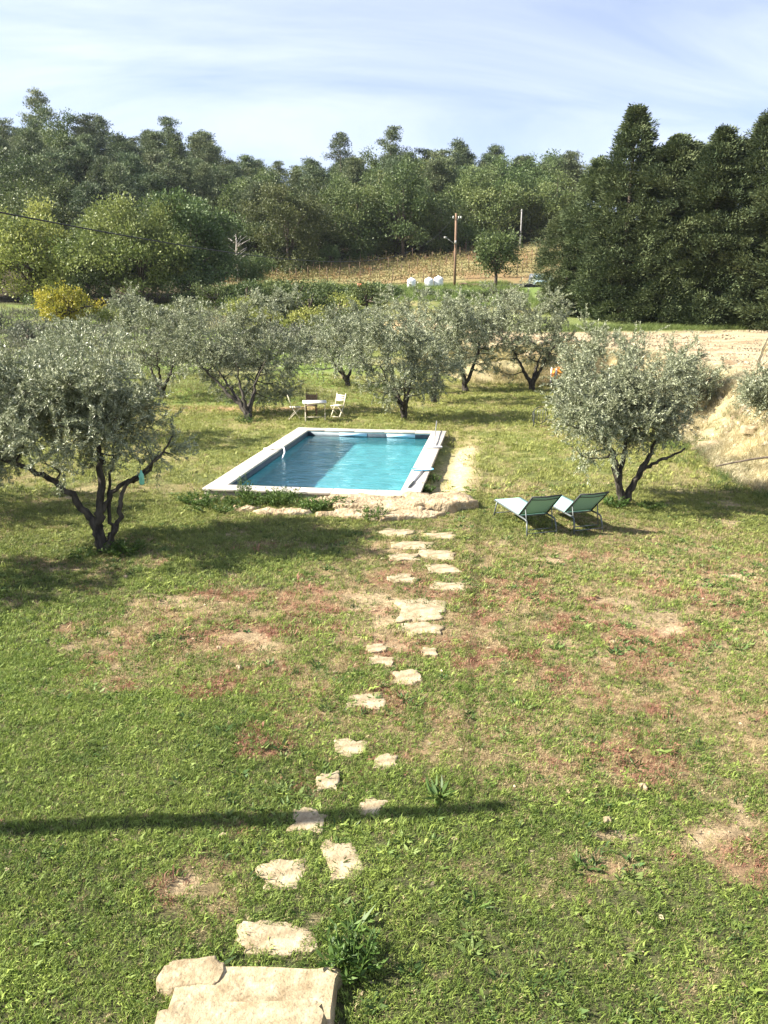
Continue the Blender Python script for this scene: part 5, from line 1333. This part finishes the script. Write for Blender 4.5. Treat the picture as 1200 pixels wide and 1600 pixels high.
# ------------------------------------------------------------------ the lawn itself
def sow(n, y0, y1, srcs_lawn, smin, smax, seed):
    rng = np.random.default_rng(seed)
    y = np.sqrt(rng.uniform(y0 * y0, y1 * y1, n)); hw = .4992 * (y * .9636 + 1.15) + .5; x = rng.uniform(-1, 1, n) * hw
    dry, soil, red = lawn_masks(x, y)
    k = rng.random(n) > soil * .93
    k &= rng.random(n) > dry * .35
    k &= bank_f(x, y) < .3
    pu, pv = pool_uv(x, y); k &= ~((pu > -.02) & (pu < POOL_W + .02) & (pv > -.02) & (pv < POOL_L + .02))
    k &= ~((pu > POOL_W) & (pu < POOL_W + 1.0) & (pv > 0) & (pv < POOL_L - 1.5) & (rng.random(n) < .8))
    for sx, sy, rx, ry in STONES: k &= ((x - sx) / (rx * .86)) ** 2 + ((y - sy) / (ry * .86)) ** 2 > 1
    x, y, dry, soil, red = x[k], y[k], dry[k], soil[k], red[k]; n = len(x)
    lush = fbm(x, y, 1.6, 55, 4); pat = fbm(x, y, .5, 58, 3)
    gcol = np.array((.07, .115, .025)) + np.array((.26, .25, .075)) * np.clip(rng.random((n, 1)) ** 1.6 * .8 + (pat[:, None] - .25) * .5, 0, 1)
    gcol = gcol * (.8 + .45 * lush)[:, None]
    gcol = gcol * lerp(np.array((.92, 1.05, .80)), np.array((1., 1., 1.)), sstep(8, 15, y)[:, None])
    yel = sstep(10, 20, y)[:, None] * .5 + rng.random((n, 1)) * .15
    gcol = gcol + (np.array((.30, .30, .085)) - gcol) * np.clip(yel, 0, 1)
    dcol = np.array((.28, .225, .11)) + np.array((.24, .20, .12)) * rng.random((n, 1))
    rcol = np.array((.22, .10, .065)) + np.array((.18, .11, .07)) * rng.random((n, 1))
    d = rng.random(n) < np.clip(dry * .72 + .10, 0, .85); r_ = rng.random(n) < red * .65
    sh = np.where(d[:, None], dcol, gcol); sh = np.where(r_[:, None], rcol, sh)
    sc = rng.uniform(smin, smax, n) * (.75 + .5 * lush) * np.where(d, .75, 1.0)
    tall = rng.random(n) < .012; sc = np.where(tall & ~d, sc * 1.7, sc)
    P = np.stack([x, y, ground_z(x, y) - .004 - soil * .015], 1)
    pick = rng.integers(0, 4, n); pick = np.where((rng.random(n) < .12) & ~d, rng.integers(4, 6, n), pick)
    tl = rng.normal(size=(n, 2)) * .25
    return P, rng.random(n) * 6.283, sc, sh, pick, tl
parts_ = [sow(52000, 3.4, 9, None, .75, 1.25, 1), sow(52000, 9, 17, None, 1.05, 1.7, 2), sow(38000, 17, 40, None, 1.7, 2.9, 3)]
P, rt_, sc_, sh_, pk_, tl_ = [np.concatenate(q) for q in zip(*parts_)]
srcs = mow_t + clover_t
for i, s in enumerate(srcs): s.name = 'blades_%d' % i
scatter('grass', P, rt_, sc_, sh_, srcs, 'mown lawn grass, green with dry and reddish patches', pick=pk_, tilt=tl_)

# ------------------------------------------------------------------ air
b = MB(); b.box((-430, -70, -4), (430, 640, 75))
hm, t, o_ = new_mat('haze'); pv_ = N(t, 'ShaderNodeVolumePrincipled'); pv_.inputs['Color'].default_value = (.80, .88, 1, 1); pv_.inputs['Density'].default_value = HAZE; pv_.inputs['Anisotropy'].default_value = .3
t.links.new(pv_.outputs[0], o_.inputs['Volume'])
tag(b.build('haze', hm), 'thin summer haze over the valley', kind='stuff')
